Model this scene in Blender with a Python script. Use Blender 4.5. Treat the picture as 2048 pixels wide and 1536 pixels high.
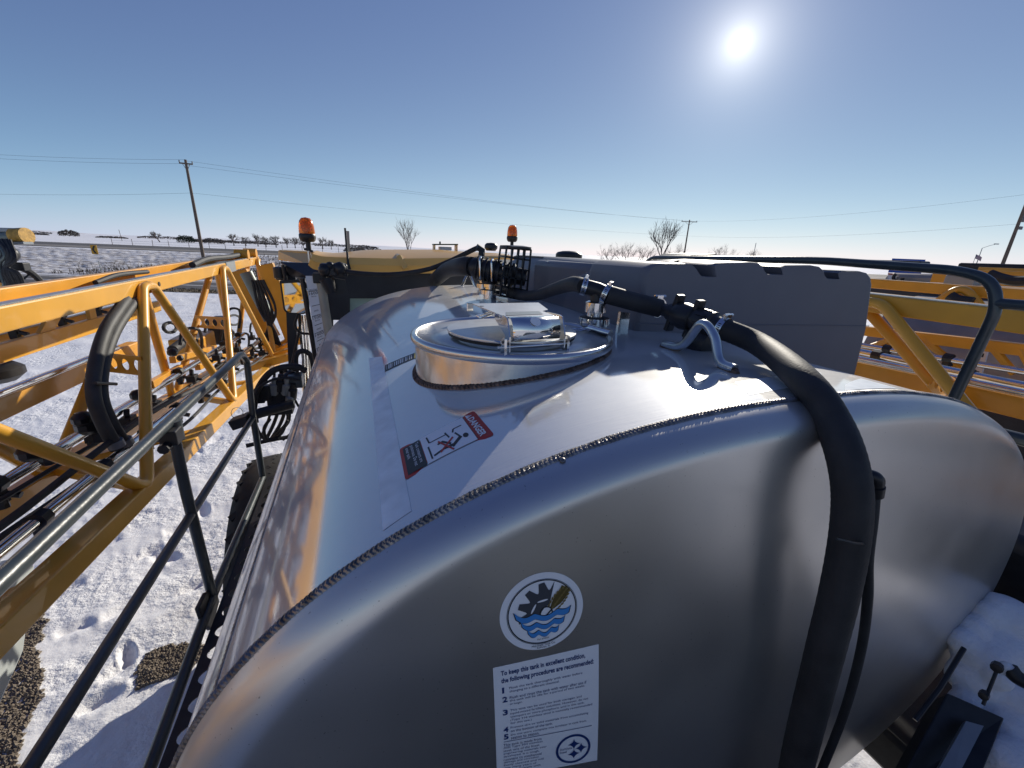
import bpy, bmesh, math, random
from mathutils import Vector, Matrix, noise
random.seed(7)
for o in list(bpy.data.objects): bpy.data.objects.remove(o)
S = bpy.context.scene
COL = S.collection
R = math.radians

# ------------------------------------------------------------------ camera, sky, sun, exposure
FPX = 820.0; YAW = R(20.765); PITCH = R(17.833); ROLL = R(2.25)
CAM = Vector((0, 0, 3.5))
cf = Vector((math.sin(YAW)*math.cos(PITCH), math.cos(YAW)*math.cos(PITCH), -math.sin(PITCH)))
_r0 = Vector((math.cos(YAW), -math.sin(YAW), 0)); _u0 = _r0.cross(cf)
cr = math.cos(ROLL)*_r0 + math.sin(ROLL)*_u0
cu = -math.sin(ROLL)*_r0 + math.cos(ROLL)*_u0
cam = bpy.data.cameras.new('camera'); camo = bpy.data.objects.new('camera', cam); COL.objects.link(camo)
cam.sensor_width = 36; cam.lens = FPX/2048*36; cam.clip_start = .02; cam.clip_end = 9000
camo.matrix_world = Matrix(((cr.x, cu.x, -cf.x, CAM.x), (cr.y, cu.y, -cf.y, CAM.y), (cr.z, cu.z, -cf.z, CAM.z), (0, 0, 0, 1)))
S.camera = camo

SUN_EL, SUN_AZ = R(20.98), R(44.08)
sdir = Vector((math.sin(SUN_AZ)*math.cos(SUN_EL), math.cos(SUN_AZ)*math.cos(SUN_EL), math.sin(SUN_EL)))
W = bpy.data.worlds.new('World'); S.world = W; W.use_nodes = True
wn = W.node_tree; wn.nodes.clear()
sky = wn.nodes.new('ShaderNodeTexSky'); sky.sky_type = 'NISHITA'; sky.sun_disc = False
sky.sun_elevation = SUN_EL; sky.sun_rotation = SUN_AZ
sky.altitude = 200; sky.air_density = 1.0; sky.dust_density = 0.0; sky.ozone_density = 3.0
bg = wn.nodes.new('ShaderNodeBackground'); bg.inputs[1].default_value = .079
wo = wn.nodes.new('ShaderNodeOutputWorld')
# sun disc and its aureole: bright air round the sun's own direction
tc = wn.nodes.new('ShaderNodeTexCoord')
dot = wn.nodes.new('ShaderNodeVectorMath'); dot.operation = 'DOT_PRODUCT'; dot.inputs[1].default_value = sdir
nrm = wn.nodes.new('ShaderNodeVectorMath'); nrm.operation = 'NORMALIZE'
wn.links.new(tc.outputs['Generated'], nrm.inputs[0]); wn.links.new(nrm.outputs[0], dot.inputs[0])
ac = wn.nodes.new('ShaderNodeMath'); ac.operation = 'ARCCOSINE'; wn.links.new(dot.outputs['Value'], ac.inputs[0])
def gauss(sig, amp, pw=1.4):
    a = wn.nodes.new('ShaderNodeMath'); a.operation = 'DIVIDE'; wn.links.new(ac.outputs[0], a.inputs[0]); a.inputs[1].default_value = sig
    b = wn.nodes.new('ShaderNodeMath'); b.operation = 'POWER'; wn.links.new(a.outputs[0], b.inputs[0]); b.inputs[1].default_value = pw
    c = wn.nodes.new('ShaderNodeMath'); c.operation = 'MULTIPLY'; wn.links.new(b.outputs[0], c.inputs[0]); c.inputs[1].default_value = -1
    d = wn.nodes.new('ShaderNodeMath'); d.operation = 'EXPONENT'; wn.links.new(c.outputs[0], d.inputs[0])
    e = wn.nodes.new('ShaderNodeMath'); e.operation = 'MULTIPLY'; wn.links.new(d.outputs[0], e.inputs[0]); e.inputs[1].default_value = amp
    return e.outputs[0]
def wadd(a, b):
    n = wn.nodes.new('ShaderNodeMath'); n.operation = 'ADD'; wn.links.new(a, n.inputs[0]); wn.links.new(b, n.inputs[1]); return n.outputs[0]
glow = wadd(wadd(gauss(R(.55), 90, 3), gauss(R(1.9), 14, .85)), gauss(R(11), 1.5, 1.2))
gc = wn.nodes.new('ShaderNodeVectorMath'); gc.operation = 'SCALE'; gc.inputs[0].default_value = (1, .96, .86)
wn.links.new(glow, gc.inputs['Scale'])
# grade of the clear winter air: a paler horizon (airlight fading upward) than the bare sky model gives
def wm(op, x, y):
    n = wn.nodes.new('ShaderNodeMath'); n.operation = op
    for i, q in enumerate((x, y)):
        if q is None: continue
        if isinstance(q, (int, float)): n.inputs[i].default_value = q
        else: wn.links.new(q, n.inputs[i])
    return n.outputs[0]
sxyz = wn.nodes.new('ShaderNodeSeparateXYZ'); wn.links.new(nrm.outputs[0], sxyz.inputs[0])
air = wm('EXPONENT', wm('MULTIPLY', wm('ARCSINE', wm('MAXIMUM', sxyz.outputs[2], 0.0), None), -1/R(6)), None)
sep = wn.nodes.new('ShaderNodeSeparateColor'); cm2 = wn.nodes.new('ShaderNodeCombineColor'); wn.links.new(sky.outputs[0], sep.inputs[0])
for i, (k, ga, h) in enumerate(((1.04, 1.0, -1.05), (.96, .9, 2.0), (1.78, .6, 4.5))):
    wn.links.new(wm('ADD', wm('MULTIPLY', wm('POWER', sep.outputs[i], ga), k), wm('MULTIPLY', air, h)), cm2.inputs[i])
ad = wn.nodes.new('ShaderNodeVectorMath'); ad.operation = 'ADD'
wn.links.new(cm2.outputs[0], ad.inputs[0]); wn.links.new(gc.outputs[0], ad.inputs[1])
wn.links.new(ad.outputs[0], bg.inputs[0]); wn.links.new(bg.outputs[0], wo.inputs[0])
sl = bpy.data.lights.new('sun', 'SUN'); sl.energy = 4.5; sl.angle = R(.53); sl.color = (1, .93, .81)
so = bpy.data.objects.new('sun', sl); COL.objects.link(so); so.rotation_euler = sdir.to_track_quat('Z', 'Y').to_euler()
S.view_settings.view_transform = 'Standard'; S.view_settings.look = 'None'
S.view_settings.exposure = 0.2; S.view_settings.gamma = 1; S.view_settings.use_curve_mapping = False
S.cycles.sample_clamp_indirect = 6; S.cycles.max_bounces = 8; S.cycles.use_denoising = True

# ------------------------------------------------------------------ measuring helpers
def ray(x, y): return cf + cr*((x-1024)/FPX) - cu*((y-768)/FPX)
def P(x, y, ax, val):
    v = ray(x, y); return CAM + v*((val-CAM[ax])/v[ax])
def A(x, y, depth): return CAM + ray(x, y)*depth
XC, ZC, TA, TB, TN, TM = .79, 2.554, 1.12, .70, 2.4, 2.32          # tank section: a superellipse
Y0, Y1 = .5, 3.05
def sup(x, z): return abs((x-XC)/TA)**TN + abs((z-ZC)/TB)**TM
def zt(x): return ZC + TB*max(0, 1-abs((x-XC)/TA)**TN)**(1/TM)
def shell(x, y, off=0.0):
    v = ray(x, y); t0 = .05
    while t0 < 8:
        p = CAM+v*t0
        if p.y > .3 and sup(p.x, p.z) < 1: break
        t0 += .01
    a, b = t0-.01, t0
    for _ in range(30):
        m = (a+b)/2; p = CAM+v*m
        if sup(p.x, p.z) < 1: b = m
        else: a = m
    p = CAM+v*a
    return p
def snorm(p):
    gx = TN*abs((p.x-XC)/TA)**(TN-1)/TA*(1 if p.x > XC else -1); gz = TM*abs((p.z-ZC)/TB)**(TM-1)/TB*(1 if p.z > ZC else -1)
    return Vector((gx, 0, gz)).normalized()
KR, KH = .064, .052
def head_off(s):     # how far behind the rim plane the head bulges at section scale s
    d = 1-s
    k = min(1, d/KR)
    return KH*math.sqrt(max(0, 1-(1-k)**2)) + .06*(1-s*s)
def head_y(x, z):
    lo, hi = 0.0, 1.0
    q = sup(x, z)
    s = min(1.0, max(q, 1e-6)**(1/2.36))
    return Y0-head_off(s)
def head_hit(x, y):
    v = ray(x, y); t = .1
    while t < 2:
        p = CAM+v*t
        if sup(p.x, p.z) < 1 and p.y > head_y(p.x, p.z): return p
        t += .001
    return p

# ------------------------------------------------------------------ mesh builder
class MB:
    def __init__(s): s.v = []; s.f = []
    def add(s, vs, fs):
        n = len(s.v); s.v += [Vector(q) for q in vs]; s.f += [tuple(i+n for i in f) for f in fs]; return s
    def hexa(s, p):   # 4 bottom, 4 top
        return s.add(p, [(3, 2, 1, 0), (4, 5, 6, 7), (0, 1, 5, 4), (1, 2, 6, 5), (2, 3, 7, 6), (3, 0, 4, 7)])
    def box(s, c, h, ax=None):
        c = Vector(c); ax = ax or (Vector((1, 0, 0)), Vector((0, 1, 0)), Vector((0, 0, 1)))
        p = []
        for k in (-1, 1):
            for i, j in ((-1, -1), (1, -1), (1, 1), (-1, 1)):
                p.append(c+ax[0]*h[0]*i+ax[1]*h[1]*j+ax[2]*h[2]*k)
        return s.hexa(p)
    def beam(s, a, b, w, h, up=(0, 0, 1)):   # rectangular bar from a to b
        a, b = Vector(a), Vector(b); d = (b-a).normalized(); u = Vector(up); sx = d.cross(u).normalized(); u = sx.cross(d)
        p = []
        for q in (a, b):
            p += [q-sx*w/2-u*h/2, q+sx*w/2-u*h/2, q+sx*w/2+u*h/2, q-sx*w/2+u*h/2]
        return s.add(p, [(3, 2, 1, 0), (4, 5, 6, 7), (0, 1, 5, 4), (1, 2, 6, 5), (2, 3, 7, 6), (3, 0, 4, 7)])
    def tube(s, pts, r, n=8, cap=True, closed=False):
        pts = [Vector(q) for q in pts]; N = len(pts)
        rr = r if isinstance(r, (list, tuple)) else [r]*N
        t = []
        for i in range(N):
            if closed: d = pts[(i+1) % N]-pts[i-1]
            else: d = pts[min(i+1, N-1)]-pts[max(i-1, 0)]
            t.append(d.normalized() if d.length > 1e-9 else Vector((0, 0, 1)))
        u = t[0].orthogonal().normalized(); vs = []
        for i in range(N):
            u = (u-t[i]*u.dot(t[i])).normalized(); w = t[i].cross(u)
            for k in range(n):
                a = 2*math.pi*k/n; vs.append(pts[i]+(u*math.cos(a)+w*math.sin(a))*rr[i])
        fs = []
        for i in range(N if closed else N-1):
            j = (i+1) % N
            for k in range(n): fs.append((i*n+k, i*n+(k+1) % n, j*n+(k+1) % n, j*n+k))
        if cap and not closed: fs += [tuple(range(n-1, -1, -1)), tuple((N-1)*n+k for k in range(n))]
        return s.add(vs, fs)
    def lathe(s, prof, o, axis=(0, 0, 1), n=24, sx=1.0, arc=None):
        o = Vector(o); w = Vector(axis).normalized(); u = Vector((1, 0, 0)) if abs(w.x) < .9 else Vector((0, 1, 0))
        u = (u-w*u.dot(w)).normalized(); v = w.cross(u); vs = []
        for (r, h) in prof:
            for k in range(n):
                a = 2*math.pi*k/n; vs.append(o+w*h+(u*math.cos(a)*sx+v*math.sin(a))*r)
        fs = []
        for i in range(len(prof)-1):
            for k in range(n): fs.append((i*n+k, i*n+(k+1) % n, (i+1)*n+(k+1) % n, (i+1)*n+k))
        if prof[0][0] > 1e-5: fs.append(tuple(range(n-1, -1, -1)))
        if prof[-1][0] > 1e-5: fs.append(tuple((len(prof)-1)*n+k for k in range(n)))
        return s.add(vs, fs)
    def prism(s, poly, off):   # 3-D polygon pushed along off
        off = Vector(off); n = len(poly); vs = [Vector(q) for q in poly]+[Vector(q)+off for q in poly]
        fs = [tuple(range(n-1, -1, -1)), tuple(range(n, 2*n))]+[(i, (i+1) % n, n+(i+1) % n, n+i) for i in range(n)]
        return s.add(vs, fs)
    def sheet(s, rows):
        n = len(rows[0]); vs = [q for r in rows for q in r]
        return s.add(vs, [(i*n+k, i*n+k+1, (i+1)*n+k+1, (i+1)*n+k) for i in range(len(rows)-1) for k in range(n-1)])
    def ball(s, c, r, n=8, sc=(1, 1, 1)):
        c = Vector(c); m = n//2; vs = []; fs = []
        for i in range(m+1):
            a = math.pi*i/m
            for k in range(n):
                b = 2*math.pi*k/n; vs.append(c+Vector((math.sin(a)*math.cos(b)*sc[0], math.sin(a)*math.sin(b)*sc[1], math.cos(a)*sc[2]))*r)
        for i in range(m):
            for k in range(n): fs.append((i*n+k, (i+1)*n+k, (i+1)*n+(k+1) % n, i*n+(k+1) % n))
        return s.add(vs, fs)
    def build(s, name, mat, parent=None, smooth=True, bevel=0, ang=38, fix=True):
        me = bpy.data.meshes.new(name)
        org = parent_loc(parent)
        me.from_pydata([tuple(q-org) for q in s.v], [], s.f)
        if fix:
            bm = bmesh.new(); bm.from_mesh(me); bmesh.ops.recalc_face_normals(bm, faces=bm.faces); bm.to_mesh(me); bm.free()
        me.materials.append(mat)
        if smooth:
            me.polygons.foreach_set('use_smooth', [True]*len(me.polygons)); me.set_sharp_from_angle(angle=R(ang))
        o = bpy.data.objects.new(name, me); COL.objects.link(o)
        if parent: o.parent = parent
        if bevel:
            b = o.modifiers.new('b', 'BEVEL'); b.width = bevel; b.segments = 2; b.limit_method = 'ANGLE'; b.harden_normals = False
        return o
def parent_loc(p):
    l = Vector((0, 0, 0))
    while p: l = l+p.location; p = p.parent
    return l
def thing(name, loc, label, cat, group=None):
    o = bpy.data.objects.new(name, None); COL.objects.link(o); o.location = loc; o.empty_display_size = .1
    return tag(o, label, cat, group)
def tag(o, label, cat, group=None):
    o['label'] = label; o['category'] = cat
    if group: o['group'] = group
    return o
def kind(o, k): o['kind'] = k; return o
def dup(o, parent=None):
    c = o.copy(); COL.objects.link(c)
    if parent: c.parent = parent
    for ch in list(o.children): dup(ch, c)
    return c
def fillet(pts, r, n=6):
    pts = [Vector(q) for q in pts]; out = [pts[0]]
    for i in range(1, len(pts)-1):
        a, b, c = pts[i-1], pts[i], pts[i+1]; d1 = a-b; d2 = c-b; k = min(r, d1.length*.49, d2.length*.49)
        p, q = b+d1.normalized()*k, b+d2.normalized()*k
        for j in range(n+1):
            t = j/n; out.append(p*(1-t)**2+b*2*t*(1-t)+q*t*t)
    out.append(pts[-1]); return out
def spline(pts, n=8):
    pts = [Vector(q) for q in pts]; e = [pts[0]*2-pts[1]]+pts+[pts[-1]*2-pts[-2]]; out = []
    for i in range(1, len(e)-2):
        for j in range(n):
            t = j/n; a, b, c, d = e[i-1:i+3]
            out.append(.5*((2*b)+(c-a)*t+(2*a-5*b+4*c-d)*t*t+(3*b-a-3*c+d)*t**3))
    out.append(pts[-1]); return out

# ------------------------------------------------------------------ materials
def M(name, col, rough=.5, metal=0., var=0., vscale=8., bump=0., bscale=40., spec=.5, rvar=0., stretch=None, coat=0., trans=0., ior=1.45, col2=None, detail=5):
    m = bpy.data.materials.new(name); m.use_nodes = True; nt = m.node_tree; b = nt.nodes['Principled BSDF']
    b.inputs['Base Color'].default_value = (*col, 1); b.inputs['Roughness'].default_value = rough; b.inputs['Metallic'].default_value = metal
    b.inputs['Specular IOR Level'].default_value = spec; b.inputs['Coat Weight'].default_value = coat; b.inputs['IOR'].default_value = ior
    b.inputs['Transmission Weight'].default_value = trans
    if var or bump or rvar:
        tcn = nt.nodes.new('ShaderNodeTexCoord'); mp = nt.nodes.new('ShaderNodeMapping'); nt.links.new(tcn.outputs['Object'], mp.inputs[0])
        if stretch: mp.inputs['Scale'].default_value = stretch
    if var or rvar:
        n = nt.nodes.new('ShaderNodeTexNoise'); n.inputs['Scale'].default_value = vscale; n.inputs['Detail'].default_value = detail; nt.links.new(mp.outputs[0], n.inputs[0])
        rp = nt.nodes.new('ShaderNodeMapRange'); rp.inputs[1].default_value = .3; rp.inputs[2].default_value = .7; nt.links.new(n.outputs[0], rp.inputs[0])
        if var:
            mx = nt.nodes.new('ShaderNodeMix'); mx.data_type = 'RGBA'
            c2 = col2 or tuple(min(1, c*(1+var)) for c in col); c1 = col if col2 else tuple(c*(1-var) for c in col)
            mx.inputs[6].default_value = (*c1, 1); mx.inputs[7].default_value = (*c2, 1)
            nt.links.new(rp.outputs[0], mx.inputs[0]); nt.links.new(mx.outputs[2], b.inputs['Base Color'])
        if rvar:
            r2 = nt.nodes.new('ShaderNodeMapRange'); r2.inputs[1].default_value = .3; r2.inputs[2].default_value = .7
            r2.inputs[3].default_value = max(.02, rough-rvar); r2.inputs[4].default_value = rough+rvar
            nt.links.new(n.outputs[0], r2.inputs[0]); nt.links.new(r2.outputs[0], b.inputs['Roughness'])
    if bump:
        n2 = nt.nodes.new('ShaderNodeTexNoise'); n2.inputs['Scale'].default_value = bscale; n2.inputs['Detail'].default_value = 4; nt.links.new(mp.outputs[0], n2.inputs[0])
        bp = nt.nodes.new('ShaderNodeBump'); bp.inputs['Strength'].default_value = bump; bp.inputs['Distance'].default_value = .01
        nt.links.new(n2.outputs[0], bp.inputs['Height']); nt.links.new(bp.outputs[0], b.inputs['Normal'])
    return m
def steel(name, col, r1, r2, mixf, scr=.0, stretch=(60, 3, 60), dirt=.25, dull=.0, scratch=.05):
    m = bpy.data.materials.new(name); m.use_nodes = True; nt = m.node_tree; b = nt.nodes['Principled BSDF']
    out = nt.nodes['Material Output']
    b.inputs['Metallic'].default_value = 1; b.inputs['Base Color'].default_value = (*col, 1); b.inputs['Roughness'].default_value = r1
    b2 = nt.nodes.new('ShaderNodeBsdfPrincipled'); b2.inputs['Metallic'].default_value = 1; b2.inputs['Base Color'].default_value = (*[c*.92 for c in col], 1); b2.inputs['Roughness'].default_value = r2
    ms = nt.nodes.new('ShaderNodeMixShader'); nt.links.new(b.outputs[0], ms.inputs[1]); nt.links.new(b2.outputs[0], ms.inputs[2]); nt.links.new(ms.outputs[0], out.inputs[0])
    if dull:     # thin film of dust and oxide on the brushed sheet
        df = nt.nodes.new('ShaderNodeBsdfDiffuse'); df.inputs[0].default_value = (.5, .5, .5, 1)
        m2 = nt.nodes.new('ShaderNodeMixShader'); m2.inputs[0].default_value = dull; nt.links.new(ms.outputs[0], m2.inputs[1]); nt.links.new(df.outputs[0], m2.inputs[2]); nt.links.new(m2.outputs[0], out.inputs[0])
    t = nt.nodes.new('ShaderNodeTexCoord'); mp = nt.nodes.new('ShaderNodeMapping'); mp.inputs['Scale'].default_value = stretch; nt.links.new(t.outputs['Object'], mp.inputs[0])
    n = nt.nodes.new('ShaderNodeTexNoise'); n.inputs['Scale'].default_value = 6; n.inputs['Detail'].default_value = 6; nt.links.new(mp.outputs[0], n.inputs[0])
    n3 = nt.nodes.new('ShaderNodeTexNoise'); n3.inputs['Scale'].default_value = 5; n3.inputs['Detail'].default_value = 8; nt.links.new(t.outputs['Object'], n3.inputs[0])
    mr = nt.nodes.new('ShaderNodeMapRange'); mr.inputs[1].default_value = .3; mr.inputs[2].default_value = .7; mr.inputs[3].default_value = max(0, mixf-dirt); mr.inputs[4].default_value = min(1, mixf+dirt)
    nt.links.new(n3.outputs[0], mr.inputs[0]); nt.links.new(mr.outputs[0], ms.inputs[0])
    bp = nt.nodes.new('ShaderNodeBump'); bp.inputs['Strength'].default_value = scr; bp.inputs['Distance'].default_value = .002
    nt.links.new(n.outputs[0], bp.inputs['Height'])
    nt.links.new(bp.outputs[0], b.inputs['Normal'])
    # fine crossing scratches only trouble the rough lobe
    ns = []
    for ro_, sc_ in ((.35, (9, 150, 60)), (.62, (14, 260, 60))):
        ms_ = nt.nodes.new('ShaderNodeMapping'); ms_.inputs['Rotation'].default_value = (0, 0, ro_); ms_.inputs['Scale'].default_value = sc_; nt.links.new(t.outputs['Object'], ms_.inputs[0])
        nn = nt.nodes.new('ShaderNodeTexNoise'); nn.inputs['Scale'].default_value = 1; nn.inputs['Detail'].default_value = 3; nt.links.new(ms_.outputs[0], nn.inputs[0]); ns.append(nn.outputs[0])
    mxs = nt.nodes.new('ShaderNodeMath'); mxs.operation = 'MAXIMUM'; nt.links.new(ns[0], mxs.inputs[0]); nt.links.new(ns[1], mxs.inputs[1])
    bp2 = nt.nodes.new('ShaderNodeBump'); bp2.inputs['Strength'].default_value = scratch; bp2.inputs['Distance'].default_value = .003; nt.links.new(mxs.outputs[0], bp2.inputs['Height']); nt.links.new(bp2.outputs[0], b2.inputs['Normal'])
    # dust specks: tiny dull spots
    vo = nt.nodes.new('ShaderNodeTexNoise'); vo.inputs['Scale'].default_value = 220; vo.inputs['Detail'].default_value = 2; nt.links.new(t.outputs['Object'], vo.inputs[0])
    r2n = nt.nodes.new('ShaderNodeMapRange'); r2n.inputs[1].default_value = .71; r2n.inputs[2].default_value = .755; nt.links.new(vo.outputs[0], r2n.inputs[0])
    mx = nt.nodes.new('ShaderNodeMix'); mx.data_type = 'RGBA'; mx.inputs[6].default_value = (*col, 1); mx.inputs[7].default_value = (.12, .1, .08, 1)
    nt.links.new(r2n.outputs[0], mx.inputs[0]); nt.links.new(mx.outputs[2], b.inputs['Base Color'])
    return m
m_tank = steel('brushed_steel', (.80, .80, .79), .085, .70, .40, .012, dull=.22, dirt=.05, scratch=.32)
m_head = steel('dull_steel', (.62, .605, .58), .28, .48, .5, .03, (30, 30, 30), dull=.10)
m_pol = steel('polished_steel', (.66, .66, .66), .07, .25, .25, .0)
m_satin = steel('satin_steel', (.66, .66, .66), .22, .5, .6, .0, dull=.25)
m_ring = steel('rolled_steel', (.62, .61, .60), .16, .3, .4, .12, (40, 40, 2))
m_ring2 = steel('plate_steel', (.66, .66, .65), .2, .5, .6, .03, (20, 20, 20), dull=.3)
m_bead = M('weld_metal', (.23, .215, .205), .46, 1, .5, 45)
m_rust = M('burnt_weld', (.16, .11, .085), .6, .7, .5, 50, .5, 120)
m_yel = M('yellow_enamel', (.72, .36, .035), .36, 0, .10, 3, .04, 30, coat=.25)
m_yel2 = M('orange_yellow_enamel', (.68, .315, .025), .38, 0, .12, 4, .04, 30, coat=.2)
m_roof = M('cab_roof_paint', (.80, .47, .13), .4, 0, .06, 3, coat=.2)
m_rub = M('black_rubber', (.018, .018, .019), .62, 0, .35, 30, .25, 60)
m_hose = M('ribbed_hose_rubber', (.022, .022, .024), .66, 0, .4, 14, .10, 220)
m_hose2 = M('dusty_hose_rubber', (.045, .045, .042), .6, 0, .3, 9, .12, 90)
m_pla = M('black_plastic', (.016, .016, .018), .42, 0, .3, 30)
m_rail = M('dark_green_grey_paint', (.032, .042, .046), .35, 0, .25, 12, .08, 60, coat=.3)
m_navy = M('cab_dark_panel', (.02, .024, .034), .4, 0, .2, 6)
m_poly = M('grey_polyethylene', (.125, .13, .155), .5, 0, .07, 3, .06, 400)
m_oldst = M('dusty_steel', (.30, .27, .245), .5, .6, .15, 5)
m_galv = M('galvanised_pipe', (.55, .58, .58), .3, 1, .15, 20, .05, 80)
m_chrome = M('stainless_pipe', (.68, .68, .68), .15, 1, .08, 20)
m_amber = M('amber_lens', (.9, .22, .01), .15, 0, 0, spec=.6, trans=.55)
m_white = M('white_vinyl', (.78, .79, .80), .4, 0, .03, 12)
m_tape = M('tape_film', (.70, .74, .77), .45, .35, .1, 25, .1, 30)
m_blue = M('dark_blue_ink', (.012, .035, .15), .45)
m_sky = M('light_blue_ink', (.05, .24, .58), .45)
m_red = M('red_ink', (.42, .025, .018), .45)
m_ink = M('black_ink', (.012, .013, .016), .45)
m_gink = M('gear_grey_ink', (.055, .06, .072), .45)
m_brown = M('wheat_brown_ink', (.10, .072, .02), .45)
m_yink = M('yellow_ink', (.55, .42, .06), .45)
m_wood = M('weathered_pole_wood', (.16, .12, .09), .85, 0, .3, 6, .4, 30, stretch=(8, 8, 1))
m_bark = M('bark', (.12, .10, .088), .9, 0, .3, 8)
m_ever = M('evergreen_needles', (.022, .034, .022), .9, 0, .4, 1)
m_asph = M('asphalt', (.085, .08, .078), .8, 0, .25, .35, .15, 20, stretch=(1, 1, 1))
m_shld = M('concrete_shoulder', (.20, .185, .17), .85, 0, .2, .4)
m_dry = M('dry_grass', (.14, .105, .06), .9, 0, .4, 3)
m_glass = M('mirror_glass', (.55, .58, .56), .03, 1)
m_win = M('tinted_window', (.32, .45, .42), .05, 0, spec=.8)
m_tyre = M('tyre_rubber', (.022, .022, .023), .7, 0, .3, 15, .2, 50)
m_grav = M('gravel_stones', (.16, .13, .10), .85, 0, .5, 60, .3, 90)
m_snowp = M('packed_snow_lump', (.82, .82, .83), .6, 0, .06, 6, .8, 70)
_b = m_snowp.node_tree.nodes['Principled BSDF']; _b.inputs['Subsurface Weight'].default_value = .6; _b.inputs['Subsurface Radius'].default_value = (.05, .045, .04); _b.inputs['Subsurface Scale'].default_value = 1
m_sign = M('highway_blue', (.02, .09, .42), .5)
m_flag = M('flag_cloth', (.35, .22, .25), .8)
m_orange = M('orange_plastic', (.75, .20, .02), .4)
m_gauge = M('sight_tube', (.38, .36, .29), .35, 0, .2, 6)
m_grey = M('grey_box_metal', (.25, .27, .28), .45, .3, .1, 8)
m_gcyl = M('cylinder_grey_green', (.15, .18, .165), .35, .2, .1, 8)

def snow_mat(name, col, col2, s1, bs, bstr, dist):
    m = bpy.data.materials.new(name); m.use_nodes = True; nt = m.node_tree; b = nt.nodes['Principled BSDF']
    b.inputs['Roughness'].default_value = .6; b.inputs['Specular IOR Level'].default_value = .25
    t = nt.nodes.new('ShaderNodeTexCoord')
    n = nt.nodes.new('ShaderNodeTexNoise'); n.inputs['Scale'].default_value = s1; n.inputs['Detail'].default_value = 8; n.inputs['Roughness'].default_value = .65; nt.links.new(t.outputs['Object'], n.inputs[0])
    mr = nt.nodes.new('ShaderNodeMapRange'); mr.inputs[1].default_value = .56; mr.inputs[2].default_value = .72; nt.links.new(n.outputs[0], mr.inputs[0])
    mx = nt.nodes.new('ShaderNodeMix'); mx.data_type = 'RGBA'; mx.inputs[6].default_value = (*col, 1); mx.inputs[7].default_value = (*col2, 1)
    nt.links.new(mr.outputs[0], mx.inputs[0])
    # dead grass and soil showing through where the sheet is marked as bank or verge
    at = nt.nodes.new('ShaderNodeAttribute'); at.attribute_name = 'dirt'
    n4 = nt.nodes.new('ShaderNodeTexNoise'); n4.inputs['Scale'].default_value = 1.6; n4.inputs['Detail'].default_value = 9; n4.inputs['Roughness'].default_value = .75
    mp4 = nt.nodes.new('ShaderNodeMapping'); mp4.inputs['Rotation'].default_value = (0, 0, YAW); mp4.inputs['Scale'].default_value = (.35, 1.3, 1); nt.links.new(t.outputs['Object'], mp4.inputs[0]); nt.links.new(mp4.outputs[0], n4.inputs[0])
    su = nt.nodes.new('ShaderNodeMath'); su.operation = 'MULTIPLY_ADD'; su.inputs[1].default_value = .36; nt.links.new(at.outputs['Fac'], su.inputs[0]); nt.links.new(n4.outputs[0], su.inputs[2])
    m4 = nt.nodes.new('ShaderNodeMapRange'); m4.inputs[1].default_value = .64; m4.inputs[2].default_value = .77; nt.links.new(su.outputs[0], m4.inputs[0])
    mxd = nt.nodes.new('ShaderNodeMix'); mxd.data_type = 'RGBA'; mxd.inputs[7].default_value = (.17, .135, .10, 1); nt.links.new(mx.outputs[2], mxd.inputs[6]); nt.links.new(m4.outputs[0], mxd.inputs[0])
    nt.links.new(mxd.outputs[2], b.inputs['Base Color'])
    n2 = nt.nodes.new('ShaderNodeTexNoise'); n2.inputs['Scale'].default_value = bs; n2.inputs['Detail'].default_value = 6; n2.inputs['Roughness'].default_value = .6; nt.links.new(t.outputs['Object'], n2.inputs[0])
    bp = nt.nodes.new('ShaderNodeBump'); bp.inputs['Strength'].default_value = bstr; bp.inputs['Distance'].default_value = dist
    n5 = nt.nodes.new('ShaderNodeTexNoise'); n5.inputs['Scale'].default_value = 1.4; n5.inputs['Detail'].default_value = 3; nt.links.new(t.outputs['Object'], n5.inputs[0])
    m5 = nt.nodes.new('ShaderNodeMapRange'); m5.inputs[1].default_value = .38; m5.inputs[2].default_value = .62; m5.inputs[3].default_value = bstr*.25; m5.inputs[4].default_value = bstr*1.15; nt.links.new(n5.outputs[0], m5.inputs[0]); nt.links.new(m5.outputs[0], bp.inputs['Strength'])
    nt.links.new(n2.outputs[0], bp.inputs['Height']); nt.links.new(bp.outputs[0], b.inputs['Normal'])
    return m
m_snow = snow_mat('trodden_snow', (.84, .84, .85), (.70, .68, .66), .9, 11, .9, .05)

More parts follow.
